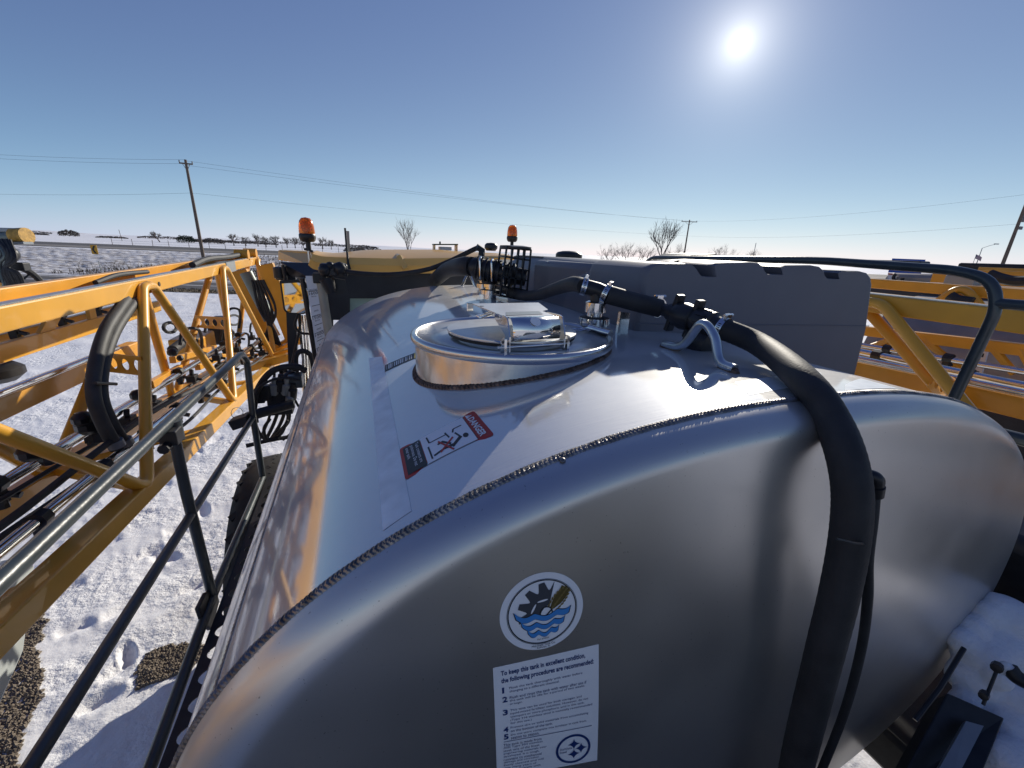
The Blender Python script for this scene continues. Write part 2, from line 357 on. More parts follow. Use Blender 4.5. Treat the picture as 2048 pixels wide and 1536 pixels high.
# ------------------------------------------------------------------ the setting: ground, roads
vn = Vector((math.sin(YAW), math.cos(YAW), 0)); vt = Vector((math.cos(YAW), -math.sin(YAW), 0))
def DL(d, l, z=0): return vn*d+vt*l+Vector((0, 0, z))
def sm(a, b, x):
    t = min(1, max(0, (x-a)/(b-a))); return t*t*(3-2*t)
foot = []
for (px, py) in [(254, 1308), (240, 1335), (165, 1012), (280, 1030), (318, 970), (385, 1175), (330, 1110), (170, 1100), (120, 1180), (215, 1085), (350, 1060), (395, 900), (300, 1100), (405, 1020), (430, 880), (240, 1220), (150, 1255), (200, 1400)]:
    foot.append((P(px, py, 2, 0), random.uniform(0, 6.28), random.uniform(.10, .16)))
def gh(p):
    d = p.dot(vn); l = p.dot(vt); h = 0
    r = p.length
    yard = 1-sm(27, 29.5, d)
    if yard > 0 and r < 60:
        h += yard*(noise.noise(p*1.1)*.030+noise.noise(p*3.7+Vector((5, 0, 0)))*.018)
        if r < 16: h += yard*noise.noise(p*11)*.010
        # wheel ruts of the yard, running across the view
        h += yard*.05*sm(6, 11, d)*noise.noise(Vector((d*2.4, l*.06, 3)))
        if r < 9:
            for c, a, s in foot:
                q = p-c
                if q.length < .5:
                    u = q.x*math.cos(a)+q.y*math.sin(a); v = -q.x*math.sin(a)+q.y*math.cos(a)
                    e = (u/(s*1.15))**2+(v/(s*.5))**2
                    h += -.042*math.exp(-e**2)+.010*math.exp(-((e-1.7)/.5)**2)
    h += -.05*sm(29, 30, d)*(1-sm(38.4, 39.5, d))
    bank = sm(38.5, 41, d)*(1-sm(77, 80, d))
    if bank > 0:
        h += bank*(noise.noise(Vector((d*.35, l*.2, 0)))*.12+noise.noise(Vector((d*2.2, l*.8, 0)))*.16)
    h += 1.2*sm(42, 78, d)
    far = sm(130, 190, d)
    h += far*(-1.0+noise.noise(p*.012)*1.1)
    h += 17*sm(900, 1700, d)*sm(200, -1500, l)*(.55+.45*noise.noise(p*.003))
    return h
angs = []
a = -180.0
while a < 180:
    angs.append(a); a += .16 if -48 < a-0 < 6 else (.8 if -60 < a < 85 else 4)
rad = [0.0]; r = 1.0
while r < 6500:
    rad.append(r); r *= (1.011 if 3 < r < 14 else (1.02 if r < 140 else 1.08))
vs = []; fs = []
na = len(angs)
for rr in rad:
    for a in angs:
        p = Vector((math.sin(R(a))*rr, math.cos(R(a))*rr, 0)); p.z = gh(p); vs.append(p)
for i in range(len(rad)-1):
    for k in range(na):
        k2 = (k+1) % na; fs.append((i*na+k, i*na+k2, (i+1)*na+k2, (i+1)*na+k))
g = MB(); g.v = vs; g.f = fs
go = kind(g.build('snow_ground', m_snow, fix=False, ang=180), 'structure')
da = go.data.attributes.new('dirt', 'FLOAT', 'POINT')
def dirt(p):
    d = p.dot(vn)
    return .55*sm(38, 40, d)*(1-sm(76, 80, d))+.35*sm(27.5, 29, d)*(1-sm(39, 40, d))+.22*sm(9, 18, d)*(1-sm(26, 29, d))+.5*sm(125, 127, d)*(1-sm(128, 150, d))+.35*sm(150, 300, d)*max(0, noise.noise(Vector((d*.02, p.dot(vt)*.004, 5)))*2)
da.data.foreach_set('value', [dirt(p) for p in vs])
def strip(name, d0, d1, l0, l1, z, mat, n=40):
    b = MB(); b.sheet([[DL(d0+(d1-d0)*j/4, l0+(l1-l0)*i/n, z) for i in range(n+1)] for j in range(5)])
    return kind(b.build(name, mat, smooth=False), 'structure')
strip('frontage_road', 30.4, 37.4, -400, 400, .0, m_asph)
strip('road_verge', 28.6, 30.4, -60, 30, .02, m_dry)
strip('highway', 95, 124, -900, 900, 1.28, m_asph)
strip('highway_shoulder', 81, 95, -900, 900, 1.284, m_shld)
def road_line(name, d, w, l0, l1, z, mat):
    b = MB(); b.add([DL(d, l0, z), DL(d+w, l0, z), DL(d+w, l1, z), DL(d, l1, z)], [(0, 1, 2, 3)]); return kind(b.build(name, mat, smooth=False), 'structure')
m_drift = M('road_slush', (.45, .44, .43), .7, 0, .3, 1)
road_line('road_slush_streak', 33.2, .5, -200, 200, .005, m_drift); road_line('road_slush_streak', 36.2, .6, -200, 200, .005, m_drift)
# ------------------------------------------------------------------ dry weeds in the snow
w = MB()
for i in range(6500):
    d = random.choice([random.uniform(39, 75), random.uniform(39, 52), random.uniform(28.6, 30.6)]); l = random.uniform(-44, 2)
    p = DL(d, l); p.z = gh(p)-.02; hgt = random.uniform(.15, .5)*(.6 if d < 31 else 1)
    for k in range(4):
        q = p+Vector((random.uniform(-.3, .3)*hgt, random.uniform(-.3, .3)*hgt, hgt*random.uniform(.5, 1))); s = vt*.028
        w.add([p-s, p+s, q], [(0, 1, 2)])
for i in range(1500):      # taller stems with side twigs on the bank
    d = random.choice((random.uniform(39, 44), random.uniform(39, 70))); l = random.uniform(-42, 0); p = DL(d, l); p.z = gh(p)-.02; hgt = random.uniform(.35, 1.15); ln = Vector((random.uniform(-.5, .5), random.uniform(-.4, .4), 1))
    st = [p, p+ln*hgt*.5, p+Vector((ln.x*1.4, ln.y*1.4, 1))*hgt]
    for a_, b_ in zip(st, st[1:]): w.add([a_-vt*.014, a_+vt*.014, b_+vt*.010, b_-vt*.010], [(0, 1, 2, 3)])
    for k in range(4):
        q = st[1].lerp(st[2], random.random()); e_ = q+Vector((random.uniform(-.3, .3), random.uniform(-.2, .2), random.uniform(.0, .3)))*hgt; w.add([q-Vector((0, 0, .010)), q+Vector((0, 0, .010)), e_], [(0, 1, 2)])
kind(w.build('dry_weeds', m_dry, smooth=False, fix=False), 'stuff')
# gravel patches where the snow is gone
def gravel(poly, seed, cnt):
    random.seed(seed); pts = [P(x, y, 2, 0) for x, y in poly]
    def inside(q):
        c = False
        for i in range(len(pts)):
            a, b = pts[i], pts[i-1]
            if (a.y > q.y) != (b.y > q.y) and q.x < (b.x-a.x)*(q.y-a.y)/(b.y-a.y)+a.x: c = not c
        return c
    x0, x1 = min(p.x for p in pts), max(p.x for p in pts); y0, y1 = min(p.y for p in pts), max(p.y for p in pts)
    b = MB(); k = 0
    while k < cnt:
        q = Vector((random.uniform(x0, x1), random.uniform(y0, y1), 0))
        if not inside(q+Vector((noise.noise(q*9)*.06, noise.noise(q*9+Vector((7, 7, 7)))*.06, 0))): continue
        k += 1; s = random.uniform(.010, .026); q.z = gh(q)+s*.2
        t = [Vector((random.uniform(.6, 1.2), 0, 0)), Vector((0, random.uniform(.6, 1.2), 0)), Vector((-random.uniform(.6, 1.2), 0, 0)), Vector((0, -random.uniform(.6, 1.2), 0)), Vector((0, 0, random.uniform(.5, .9))), Vector((0, 0, -.5))]
        ca = random.uniform(0, 6.28); ro = Matrix.Rotation(ca, 3, 'Z')
        b.add([q+ro @ (u*s) for u in t], [(0, 1, 4), (1, 2, 4), (2, 3, 4), (3, 0, 4), (1, 0, 5), (2, 1, 5), (3, 2, 5), (0, 3, 5)])
    return kind(b.build('gravel', m_grav, smooth=False, fix=False), 'stuff')
gravel([(-60, 1250), (60, 1215), (95, 1240), (70, 1300), (85, 1370), (55, 1450), (35, 1540), (10, 1700), (-120, 1700)], 3, 5200)
gravel([(262, 1380), (290, 1310), (340, 1288), (400, 1282), (420, 1300), (360, 1350), (300, 1372)], 4, 1300)
random.seed(11)

# ------------------------------------------------------------------ far things: poles, cables, fence, trees, signs
def utility_pole(base, h, label, arm=None, extra=None, lean=(0, 0)):
    t = thing('utility_pole', base, label, 'utility pole', 'wooden poles of the power line')
    top = base+Vector((lean[0], lean[1], h))
    b = MB(); b.tube([base-Vector((0, 0, .3)), base*.5+top*.5, top], [.17, .145, .11], 10); b.build('pole', m_wood, t)
    if arm:
        a0, a1 = top+arm*-1-Vector((0, 0, .35)), top+arm-Vector((0, 0, .35))
        b = MB(); b.beam(a0, a1, .1, .12); b.build('crossarm', m_wood, t, False)
        for s in (0, 1):
            q = (a0, a1)[s]*.94+(a0*.5+a1*.5)*.06
            b = MB(); b.lathe([(.03, 0), (.07, .05), (.04, .1), (.07, .15), (.03, .2)], q+Vector((0, 0, .06)), n=8); b.build('insulator', m_grey, t)
            b = MB(); b.beam(q*.6+(a0*.5+a1*.5)*.4, top-Vector((0, 0, 1.0)), .04, .04); b.build('brace', m_wood, t, False)
    return t, top
pL = P(413, 549, 2, 0); pC = DL(91, 0) ; q = ray(1366, 524); pC = CAM+q*(88/q.dot(vn)); pC.z = 0
q = ray(1993, 560); pR = CAM+q*(43/q.dot(vn)); pR.z = 0
armd = (vt*.9+vn*.45).normalized()
_, tL = utility_pole(pL, 10.95, 'tall wooden utility pole standing left of the cab beyond the frontage road', armd*.55)
_, tC = utility_pole(pC, 10.9, 'distant utility pole with wide crossarm right of the bare tree', vt*1.55)
tR_, tR = utility_pole(pR, 10.9, 'leaning utility pole with transformer at right edge of the photo', None)
b = MB(); b.lathe([(.26, 0), (.28, .05), (.28, .8), (.2, .9)], tR+Vector((.55, -.1, -2.8)), n=14); b.build('transformer', m_grey, tR_)
b = MB(); b.beam(tR+Vector((0, 0, -2.3)), tR+Vector((.5, -.1, -2.3)), .06, .3); b.build('bracket', m_grey, tR_, False)
for k in range(3):
    b = MB(); b.lathe([(.04, 0), (.09, .08), (.05, .16), (.09, .24), (.04, .3)], tR+Vector((.25+.2*k, -.1, -3.5)), n=8); b.build('insulator', m_grey, tR_)
def cable(a, b_, sag, label, r=.010):
    pts = [a.lerp(b_, i/24)-Vector((0, 0, sag*4*(i/24)*(1-i/24))) for i in range(25)]
    m = MB(); m.tube(pts, r, 4); return tag(m.build('power_cable', m_ink), label, 'cable', 'cables of the power line')
out = lambda x, y, d: A(x, y, d)
dLf = 40
for (a, z, lb) in [((-60, 306), 0, 'upper thin cable running off left from the tall pole top'), ((-60, 314), -.35, 'second cable just under the upper one, left of the tall pole'), ((-60, 387), -3.0, 'lowest cable crossing the sky left of the tall pole')]:
    v = ray(*a); cable(CAM+v*(44/v.dot(vn)), tL+Vector((0, 0, z)), .15, lb)
for (dz, ar, dz2, lb) in [(-.1, -1.4, -.2, 'upper cable from the tall left pole to the distant pole crossarm'), (-.5, 1.4, -.2, 'middle cable from the tall left pole to the distant crossarm'), (-3.0, 0, -3.0, 'lower cable passing above the cab beacons to the distant pole')]:
    cable(tL+Vector((0, 0, dz)), tC+vt*ar+Vector((0, 0, dz2)), .5, lb)
cable(tC+vt*1.4+Vector((0, 0, -.2)), tR+Vector((0, 0, -.35)), .7, 'upper faint cable between the distant pole and the transformer pole', .009)
cable(tC+Vector((0, 0, -3)), tR+Vector((0, 0, -3)), .7, 'lower faint cable between the distant pole and the transformer pole', .009)
# far fence
ft = thing('wire_fence', DL(127, -60, 1.2), 'low wire fence with thin posts along the far side of the highway', 'fence')
for i in range(22):
    l = -120+i*5.6+ (i % 3)*.4; p = DL(127, l); p.z = gh(p)
    b = MB(); b.tube([p, p+Vector((random.uniform(-.1, .1), 0, 1.75))], .07, 5); b.build('post', m_wood, ft)
for z in (.55, 1.15):
    b = MB(); b.tube([DL(127, -120+i*5.6, gh(DL(127, -120+i*5.6))+z) for i in range(22)], .03, 4); b.build('wire', m_grey, ft)
# chevron sign
cb = P(202, 551, 2, 0.05); ct = thing('chevron_sign', cb, 'yellow chevron sign on thin post between the road and snowy bank', 'road sign')
b = MB(); b.beam(cb, cb+Vector((0, 0, 1.9)), .06, .06); b.build('post', m_grey, ct, False)
b = MB(); b.beam(cb+vt*.16+Vector((0, 0, 0)), cb+vt*.1+Vector((0, 0, 1.3)), .05, .05); b.build('post', m_grey, ct, False)
pc = cb+Vector((0, 0, 2.25)); b = MB(); b.box(pc, (.29, .012, .39), (vt, vn, Vector((0, 0, 1)))); b.build('sign_panel', M('sign_yellow', (.75, .38, .02), .5), ct, False)
def ch(u, v): return pc-vn*.016+vt*u+Vector((0, 0, v))
b = MB(); b.prism([ch(.17, .33), ch(-.0, .33), ch(-.2, 0), ch(0, -.33), ch(.17, -.33), ch(-.02, 0)], -vn*.004); b.build('chevron', m_ink, ct, False)

def branch(mb, p, d, L, r, lev, maxlev, up=.12, spread=.55, nside=4):
    segs = 3; pts = [p]; q = p; dd = d.copy()
    for i in range(segs):
        dd = (dd+Vector((random.uniform(-1, 1), random.uniform(-1, 1), random.uniform(-.6, 1)))*.16+Vector((0, 0, up*.3))).normalized()
        q = q+dd*L/segs; pts.append(q)
    mb.tube(pts, [r, r*.85, r*.7, r*.5], nside if lev else 6, cap=False)
    if lev < maxlev:
        n = 4 if lev else 5
        for k in range(n):
            t = random.uniform(.35, 1); i = min(2, int(t*3)); s = pts[i].lerp(pts[i+1], t*3-i)
            ax = dd.orthogonal().normalized(); ax.rotate(Matrix.Rotation(random.uniform(0, 6.28), 3, dd))
            nd = (dd*(1-spread)+ax*spread+Vector((0, 0, up))).normalized()
            branch(mb, s, nd, L*random.uniform(.5, .72), r*.55, lev+1, maxlev, up, spread, 3)
def bare_tree(base, h, label, lev=4, group='bare trees', spread=.5, seed=1, trunkr=None, lean=None, fat=.6):
    random.seed(seed); t = thing('bare_tree', base, label, 'tree', group)
    tr = trunkr or h*.028; d0 = (Vector((0, 0, 1))+(lean or Vector())).normalized()
    th = h*.28; b = MB(); b.tube([base-Vector((0, 0, .2)), base+d0*th*.5, base+d0*th], [tr*1.3, tr, tr*.85], 7); b.build('trunk', m_bark, t)
    c = MB()
    for k in range(5):
        ax = Vector((math.cos(k*1.256+seed), math.sin(k*1.256+seed), 0)); nd = (d0*(1-spread*.8)+ax*spread*.8*(1 if k else .1)).normalized()
        branch(c, base+d0*th*random.uniform(.8, 1), nd, h*.36, tr*fat, 1, lev, .15, spread)
    c.build('crown', m_bark, t, smooth=False, fix=False); return t
def onray(px, py, d, z=None):
    v = ray(px, py); p = CAM+v*(d/v.dot(vn))
    p.z = gh(Vector((p.x, p.y, 0))) if z is None else z
    return p
# row of bare trees on the skyline
row = [468, 492, 516, 532, 552, 574, 590, 606, 645, 662]
random.seed(5)
protos = []
for i, px in enumerate(row):
    base = onray(px, 490, 330+10*(i % 3)); hgt = [10.5, 8.5, 11, 9, 10.5, 9.5, 10, 8.5, 11, 9][i]
    if i < 3:
        protos.append(bare_tree(base, 10, 'bare tree in the skyline row left of the amber beacon', 4, 'bare trees in the skyline row', .6, 20+i, .34, None, .8)); o = protos[-1]
    else:
        o = dup(protos[i % 3]); o.location = base; o.rotation_euler = (0, 0, i*1.3)
    s = hgt/10; o.scale = (s, s, s)
    o['label'] = ['first', 'second', 'third', 'fourth', 'fifth', 'sixth', 'seventh', 'eighth', 'ninth', 'tenth'][i]+' bare tree from the left in the skyline row by the amber beacon'
bare_tree(onray(318, 474, 380), 12, 'lone windswept bare tree on the horizon left of the tall pole', 4, None, .6, 31, .4, fat=.85, lean=Vector((-.5, 0, 0)))
bare_tree(onray(818, 505, 62), 6.9, 'bushy bare tree behind the cab roof', 4, None, .38, 32, .07, None, .7)
bare_tree(onray(1322, 520, 66), 9.2, 'tall bare tree beside the distant utility pole', 4, None, .42, 33, .11, None, .7)
for i, (px, d, h, sd, lb) in enumerate([(1215, 62, 5.0, 41, 'leftmost low bare thicket behind the grey plastic tank'), (1252, 60, 5.6, 42, 'middle bare thicket left of the tall bare tree'), (1290, 58, 5.4, 43, 'bare thicket at the foot of the tall bare tree'), (1352, 62, 5.2, 44, 'bare thicket against the distant utility pole'), (1440, 75, 5.6, 45, 'faint low thicket right of the distant utility pole'), (1500, 80, 5.2, 46, 'faint low thicket above the dark rail')]):
    o = bare_tree(onray(px, 522, d), h, lb, 4, None, .5, sd, .05, None, .75); o.name = 'bare_shrub'; o['category'] = 'shrub'
# evergreen clump and hedges far off
def clump(name, px, d, wdt, hgt, mat, label, seed, n=900, cat='trees', leaf=.35):
    random.seed(seed); base = onray(px, 480, d); t = thing(name, base, label, cat)
    c = MB()
    for i in range(n):
        u = random.uniform(-1, 1); top = hgt*(.75+.25*noise.noise(Vector((u*4, seed, 0))))*(1-abs(u)**4*.5)
        z = top*random.random()**.7; q = base+vt*(u*wdt/2)+vn*random.uniform(-2, 2)+Vector((0, 0, z)); s = leaf*random.uniform(.6, 1.5)
        a = Vector((random.uniform(-1, 1), random.uniform(-1, 1), random.uniform(-1, 1))).normalized()*s; bb = a.orthogonal().normalized()*s
        c.add([q-a, q+bb, q+a, q-bb], [(0, 1, 2, 3)])
    c.build('crown', mat, t, smooth=False, fix=False)
    b = MB()
    for k in range(5):
        q = base+vt*(-.4+.2*k)*wdt; b.tube([q-Vector((0, 0, .3)), q+Vector((0, 0, hgt*.5))], .2, 5)
    b.build('trunk', m_bark, t); return t
clump('evergreen_clump', 372, 400, 16, 8.0, m_ever, 'dark evergreen clump on the horizon just left of the tall pole', 51)
clump('tree_clump', 425, 400, 19, 6.2, m_bark, 'brownish tree clump on the horizon right of the tall pole', 52)
clump('tree_clump', 140, 900, 44, 15, m_bark, 'grey tree clump on the far left horizon', 53, 900, leaf=.8)
clump('hedgerow', 60, 950, 90, 6, m_bark, 'long dark hedgerow on the far left skyline', 54, 900, leaf=.8)
clump('hedgerow', 225, 800, 60, 4.5, m_bark, 'low hedgerow between the far tree clump and the windswept tree', 55, 700, leaf=.7)
clump('hedgerow', 470, 600, 120, 4.2, m_bark, 'dark hedge line behind the skyline row of bare trees', 56, 1400, leaf=.6)
for i, (px, d, w_, h_) in enumerate(((20, 1250, 260, 9), (330, 1150, 150, 8), (430, 900, 110, 5), (560, 1100, 200, 8), (690, 900, 130, 7))): clump('hedgerow', px, d, w_, h_, m_bark, ['hazy hedge line at the far left edge of the horizon', 'thin hedge line under the windswept tree', 'low dark hedge right of the tall pole base', 'long hedge line far behind the skyline row', 'far hedge line behind the left amber beacon'][i], 70+i, 900, leaf=.9)
clump('bush', 735, 180, 12, 4.2, m_bark, 'round leafless bush cluster left of the tree behind the cab', 57, 900, cat='bush', leaf=.22)
clump('bush', 708, 190, 9, 3.6, m_bark, 'low leafless bush beside the radio antenna', 58, 700, cat='bush', leaf=.22)
# farmland pole, highway sign, street lamp, flag
p = onray(243, 476, 300); t = thing('field_post', p, 'single thin pole in the far field left of the windswept tree', 'pole'); b = MB(); b.tube([p, p+Vector((-.4, 0, 7.5))], .15, 5); b.build('pole', m_wood, t)
p = onray(1503, 530, 120); t = thing('slim_post', p, 'slim metal post poking above the dark rail', 'pole'); b = MB(); b.tube([p, p+Vector((0, 0, 7.2))], .08, 5); b.build('pole', m_grey, t)

# ------------------------------------------------------------------ text helper
def text(body, mapf, u0, v0, u1, v1, name, mat, parent, align='LEFT', keep=None, lines=1.0, bold=0.0):
    c = bpy.data.curves.new('t', 'FONT'); c.body = body; c.align_x = align; c.resolution_u = 2; c.space_line = lines; c.offset = bold
    o = bpy.data.objects.new('t', c); me = o.to_mesh()
    xs = [v.co.x for v in me.vertices]; ys = [v.co.y for v in me.vertices]
    x0, x1, y0, y1 = min(xs), max(xs), min(ys), max(ys); b = MB()
    b.add([mapf(u0+(v.co.x-x0)/(x1-x0)*(u1-u0), v0+(v.co.y-y0)/(y1-y0)*(v1-v0)) for v in me.vertices], [tuple(f.vertices) for f in me.polygons])
    o.to_mesh_clear(); bpy.data.objects.remove(o); bpy.data.curves.remove(c)
    return b.build(name, mat, parent, smooth=False, fix=False)
p = onray(1818, 545, 95, 1.0); hs = thing('highway_sign', p, 'blue highway services sign above the dark rail at right', 'road sign')
pt_, pb_ = A(1818, 518, 95/ray(1818, 518).dot(vn)), None
sc_ = 95/ray(1818, 518).dot(vn)/FPX
cS = pt_-Vector((0, 0, 1.5)); b = MB(); b.box(cS, (33*sc_, .05, 1.5), (vt, vn, Vector((0, 0, 1)))); b.build('sign_panel', m_sign, hs, False)
mapS = lambda u, v: cS-vn*.07+vt*u+Vector((0, 0, v))
text('FOOD - EXIT 54', mapS, -17*sc_, .72, 17*sc_, 1.15, 'lettering', m_white, hs)
for k in (-1, 0, 1):
    b = MB(); b.box(cS+vt*(k*20*sc_)+Vector((0, 0, -.1))-vn*.07, (8.5*sc_, .015, .55), (vt, vn, Vector((0, 0, 1)))); b.build('logo_panel', m_white if k < 1 else m_red, hs, False)
for k in (-1, 1):
    b = MB(); b.beam(cS+vt*k*25*sc_-Vector((0, 0, 5.5)), cS+vt*k*25*sc_-Vector((0, 0, 1.4)), .15, .15); b.build('post', m_grey, hs, False)
d = 110
p = onray(1941, 560, d); sl_ = thing('street_lamp', p, 'tall street lamp with long arm beside the flag at right', 'street lamp')
a1 = onray(1957, 496, d, 0); z1 = (CAM+ray(1957, 496)*(d/ray(1957, 496).dot(vn))).z; top = Vector((p.x, p.y, z1)); tip = CAM+ray(1993, 488)*(d/ray(1993, 488).dot(vn))
b = MB(); b.tube([p, top], [.12, .07], 6); b.build('pole', m_grey, sl_)
b = MB(); b.tube([top, top.lerp(tip, .5)+Vector((0, 0, .1)), tip], .05, 5); b.build('arm', m_grey, sl_)
b = MB(); b.box(tip, (.5, .15, .1), (vt, vn, Vector((0, 0, 1)))); b.build('lamp_head', m_grey, sl_, False)
d = 100; p = onray(1934, 560, d); fl = thing('flagpole', p, 'thin flagpole with a waving striped flag at right', 'flagpole')
ft_ = CAM+ray(1938, 508)*(d/ray(1938, 508).dot(vn)); b = MB(); b.tube([p, Vector((p.x, p.y, ft_.z))], .05, 5); b.build('pole', m_grey, fl)
m_str = bpy.data.materials.new('flag_stripes'); m_str.use_nodes = True; nt = m_str.node_tree; wv = nt.nodes.new('ShaderNodeTexWave'); wv.bands_direction = 'Z'; wv.inputs['Scale'].default_value = 1.6
tcn = nt.nodes.new('ShaderNodeTexCoord'); nt.links.new(tcn.outputs['Object'], wv.inputs[0]); rmp = nt.nodes.new('ShaderNodeMix'); rmp.data_type = 'RGBA'; rmp.inputs[6].default_value = (.4, .04, .05, 1); rmp.inputs[7].default_value = (.7, .7, .7, 1)
nt.links.new(wv.outputs['Fac'], rmp.inputs[0]); nt.links.new(rmp.outputs[2], nt.nodes['Principled BSDF'].inputs['Base Color'])
F0 = Vector((p.x, p.y, ft_.z)); fw = lambda u, v: F0+vt*(u*1.5)+vn*(math.sin(u*6)*.12)+Vector((0, 0, -.05-v*.9-u*.5+math.sin(u*5)*.08))
b = MB(); b.sheet([[fw(i/10, j/5) for i in range(11)] for j in range(6)]); b.build('flag', m_str, fl)
b = MB(); b.sheet([[fw(i/10*.42, j/5*.52)-vn*.02 for i in range(6)] for j in range(6)]); b.build('canton', m_blue, fl)

# ------------------------------------------------------------------ the stainless tank
def section(N=160):
    raw = []
    for i in range(4000):
        a = 2*math.pi*i/4000+math.pi/2; c, s_ = math.cos(a), math.sin(a)
        raw.append(Vector((XC+TA*math.copysign(abs(c)**(2/TN), c), 0, ZC+TB*math.copysign(abs(s_)**(2/TM), s_))))
    L = [0]
    for i in range(4000): L.append(L[-1]+(raw[(i+1) % 4000]-raw[i]).length)
    out = []; j = 0
    for k in range(N):
        t = L[-1]*k/N
        while L[j+1] < t: j += 1
        f = (t-L[j])/max(1e-9, L[j+1]-L[j]); out.append(raw[j].lerp(raw[(j+1) % 4000], f))
    return out
SEC = section(200)
def scaled(p, s): return Vector((XC+(p.x-XC)*s, p.y, ZC+(p.z-ZC)*s))
tank = thing('stainless_tank', (XC, Y0, ZC-TB), 'big brushed stainless steel tank with manway, stickers and rounded rear head', 'tank')
b = MB(); n = len(SEC)
ys = [Y0+(Y1-Y0)*i/24 for i in range(25)]
b.sheet([[p+Vector((0, y, 0)) for p in SEC+[SEC[0]]] for y in ys]); b.build('shell', m_tank, tank, ang=180)
def head(yb, sg, name, mat):
    ss = [1-.16*(i/16)**1.5 for i in range(17)]+[.84*(1-i/14) for i in range(1, 15)]
    b = MB(); b.sheet([[scaled(p, s)+Vector((0, yb+sg*head_off(s), 0)) for p in SEC+[SEC[0]]] for s in ss]); return b.build(name, mat, tank, ang=180)
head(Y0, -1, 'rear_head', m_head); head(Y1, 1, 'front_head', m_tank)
# weld beads: a stack of overlapping ripples
def bead(path, nrm_f, r, pitch, name, parent, mat, closed=False, seed=0, vee=.9):
    L = [0]
    for i in range(len(path)-1): L.append(L[-1]+(path[i+1]-path[i]).length)
    step = pitch/5; N = int(L[-1]/step); vs = []; fs = []; j = 0; n = 9
    for i in range(N+1):
        s = min(L[-1]-1e-6, i*step)
        while L[j+1] < s: j += 1
        f = (s-L[j])/max(1e-9, L[j+1]-L[j]); p = path[j].lerp(path[j+1], f); t = (path[min(j+2, len(path)-1)]-path[max(0, j-1)]).normalized(); u = nrm_f(p); w = t.cross(u).normalized()
        wob = 1+.14*noise.noise(Vector((s*22, seed, 0)))
        for k in range(n):
            x = (k/(n-1))*2-1; ph = ((s+vee*r*(1-abs(x)) + noise.noise(Vector((s*40, seed, 9)))*.25*pitch)/pitch) % 1
            hh = math.sqrt(max(0, 1-x*x)); vs.append(p+w*(x*r*wob)+u*(r*.62*hh*(.62+.55*ph)*wob-.001))
    for i in range(N):
        for k in range(n-1): fs.append((i*n+k, i*n+k+1, (i+1)*n+k+1, (i+1)*n+k))
    b = MB(); b.v = vs; b.f = fs; return b.build(name, mat, parent, ang=50)
rim = [p+Vector((0, Y0-.002, 0)) for p in SEC]
ctr = Vector((XC, 0, ZC))
up_half = sorted([p for p in rim if p.z > 2.0], key=lambda p: math.atan2(p.z-1.2, p.x-XC), reverse=True)
rimf = section(900); up_half = [p+Vector((0, Y0-.001, 0)) for p in rimf if p.z > 2.1]
up_half.sort(key=lambda p: math.atan2(p.z-1.9, p.x-XC), reverse=True)
bead(up_half, lambda p: (snorm(p)+Vector((0, -.35, 0))).normalized(), .0085, .0075, 'weld_bead', tank, m_bead)
s1 = shell(585, 900); s2 = shell(432, 1340)
sx_ = (s1.x+s2.x)/2; sz_ = zt(sx_)
pp = Vector((sx_, Y0, sz_)); bead([pp+Vector((0, i*.025, 0)) for i in range(102)], lambda p: snorm(p), .005, .008, 'seam_weld', tank, m_bead, seed=4)
pp = Vector((2*XC-sx_, Y0, sz_)); bead([pp+Vector((0, i*.025, 0)) for i in range(102)], lambda p: snorm(p), .005, .008, 'seam_weld', tank, m_bead, seed=5)
# small weld craters
for (x, y) in ((1125, 921),):
    p = shell(x, y); b = MB(); b.lathe([(.005, 0), (.0045, .002), (.003, .003), (.0015, .002), (0, .0016)], p, snorm(p)+Vector((0, -.4, 0)), 10); b.build('weld_crater', m_bead, tank)

# manway
MX, MY, MR, MZ = .415, 1.205, .305, 3.272
e = [P(825, 665, 2, MZ), P(1217, 675, 2, MZ), P(1050, 712, 2, MZ), P(1000, 624, 2, MZ)]
MX = (e[0].x+e[1].x)/2; MY = (e[0].y+e[1].y)/2
MR = (e[0]-e[1]).length/2
NM = 96
ringp = [Vector((MX+MR*.965*math.cos(2*math.pi*k/NM), MY+MR*.965*math.sin(2*math.pi*k/NM), 0)) for k in range(NM+1)]
mw = None
b = MB(); b.sheet([[Vector((p.x, p.y, zt(p.x)-.01+(MZ-.006-zt(p.x)+.01)*j/4)) for p in ringp] for j in range(5)]); mw = b.build('manway_ring', m_ring, tank, ang=180)
bead([Vector((p.x+(p.x-MX)*.012, p.y+(p.y-MY)*.012, zt(p.x)+.001)) for p in ringp], lambda p: (Vector((p.x-MX, p.y-MY, 0)).normalized()*.7+Vector((0, 0, .8))).normalized(), .010, .011, 'base_weld', mw, m_rust, seed=7)
b = MB(); b.lathe([(MR*.965, MZ-.012), (MR*.99, MZ-.013), (MR*1.005, MZ-.006), (MR*1.008, MZ+.002), (MR*.997, MZ+.009), (MR*.975, MZ+.0115), (MR*.955, MZ+.009), (MR*.945, MZ+.004)], (MX, MY, 0), n=NM); b.build('rolled_rim', m_ring, mw, ang=60)
b = MB(); b.lathe([(MR*.95, MZ+.004), (MR*.6, MZ+.006), (.0, MZ+.006)], (MX, MY, 0), n=NM); b.build('top_plate', m_ring2, mw, ang=180)
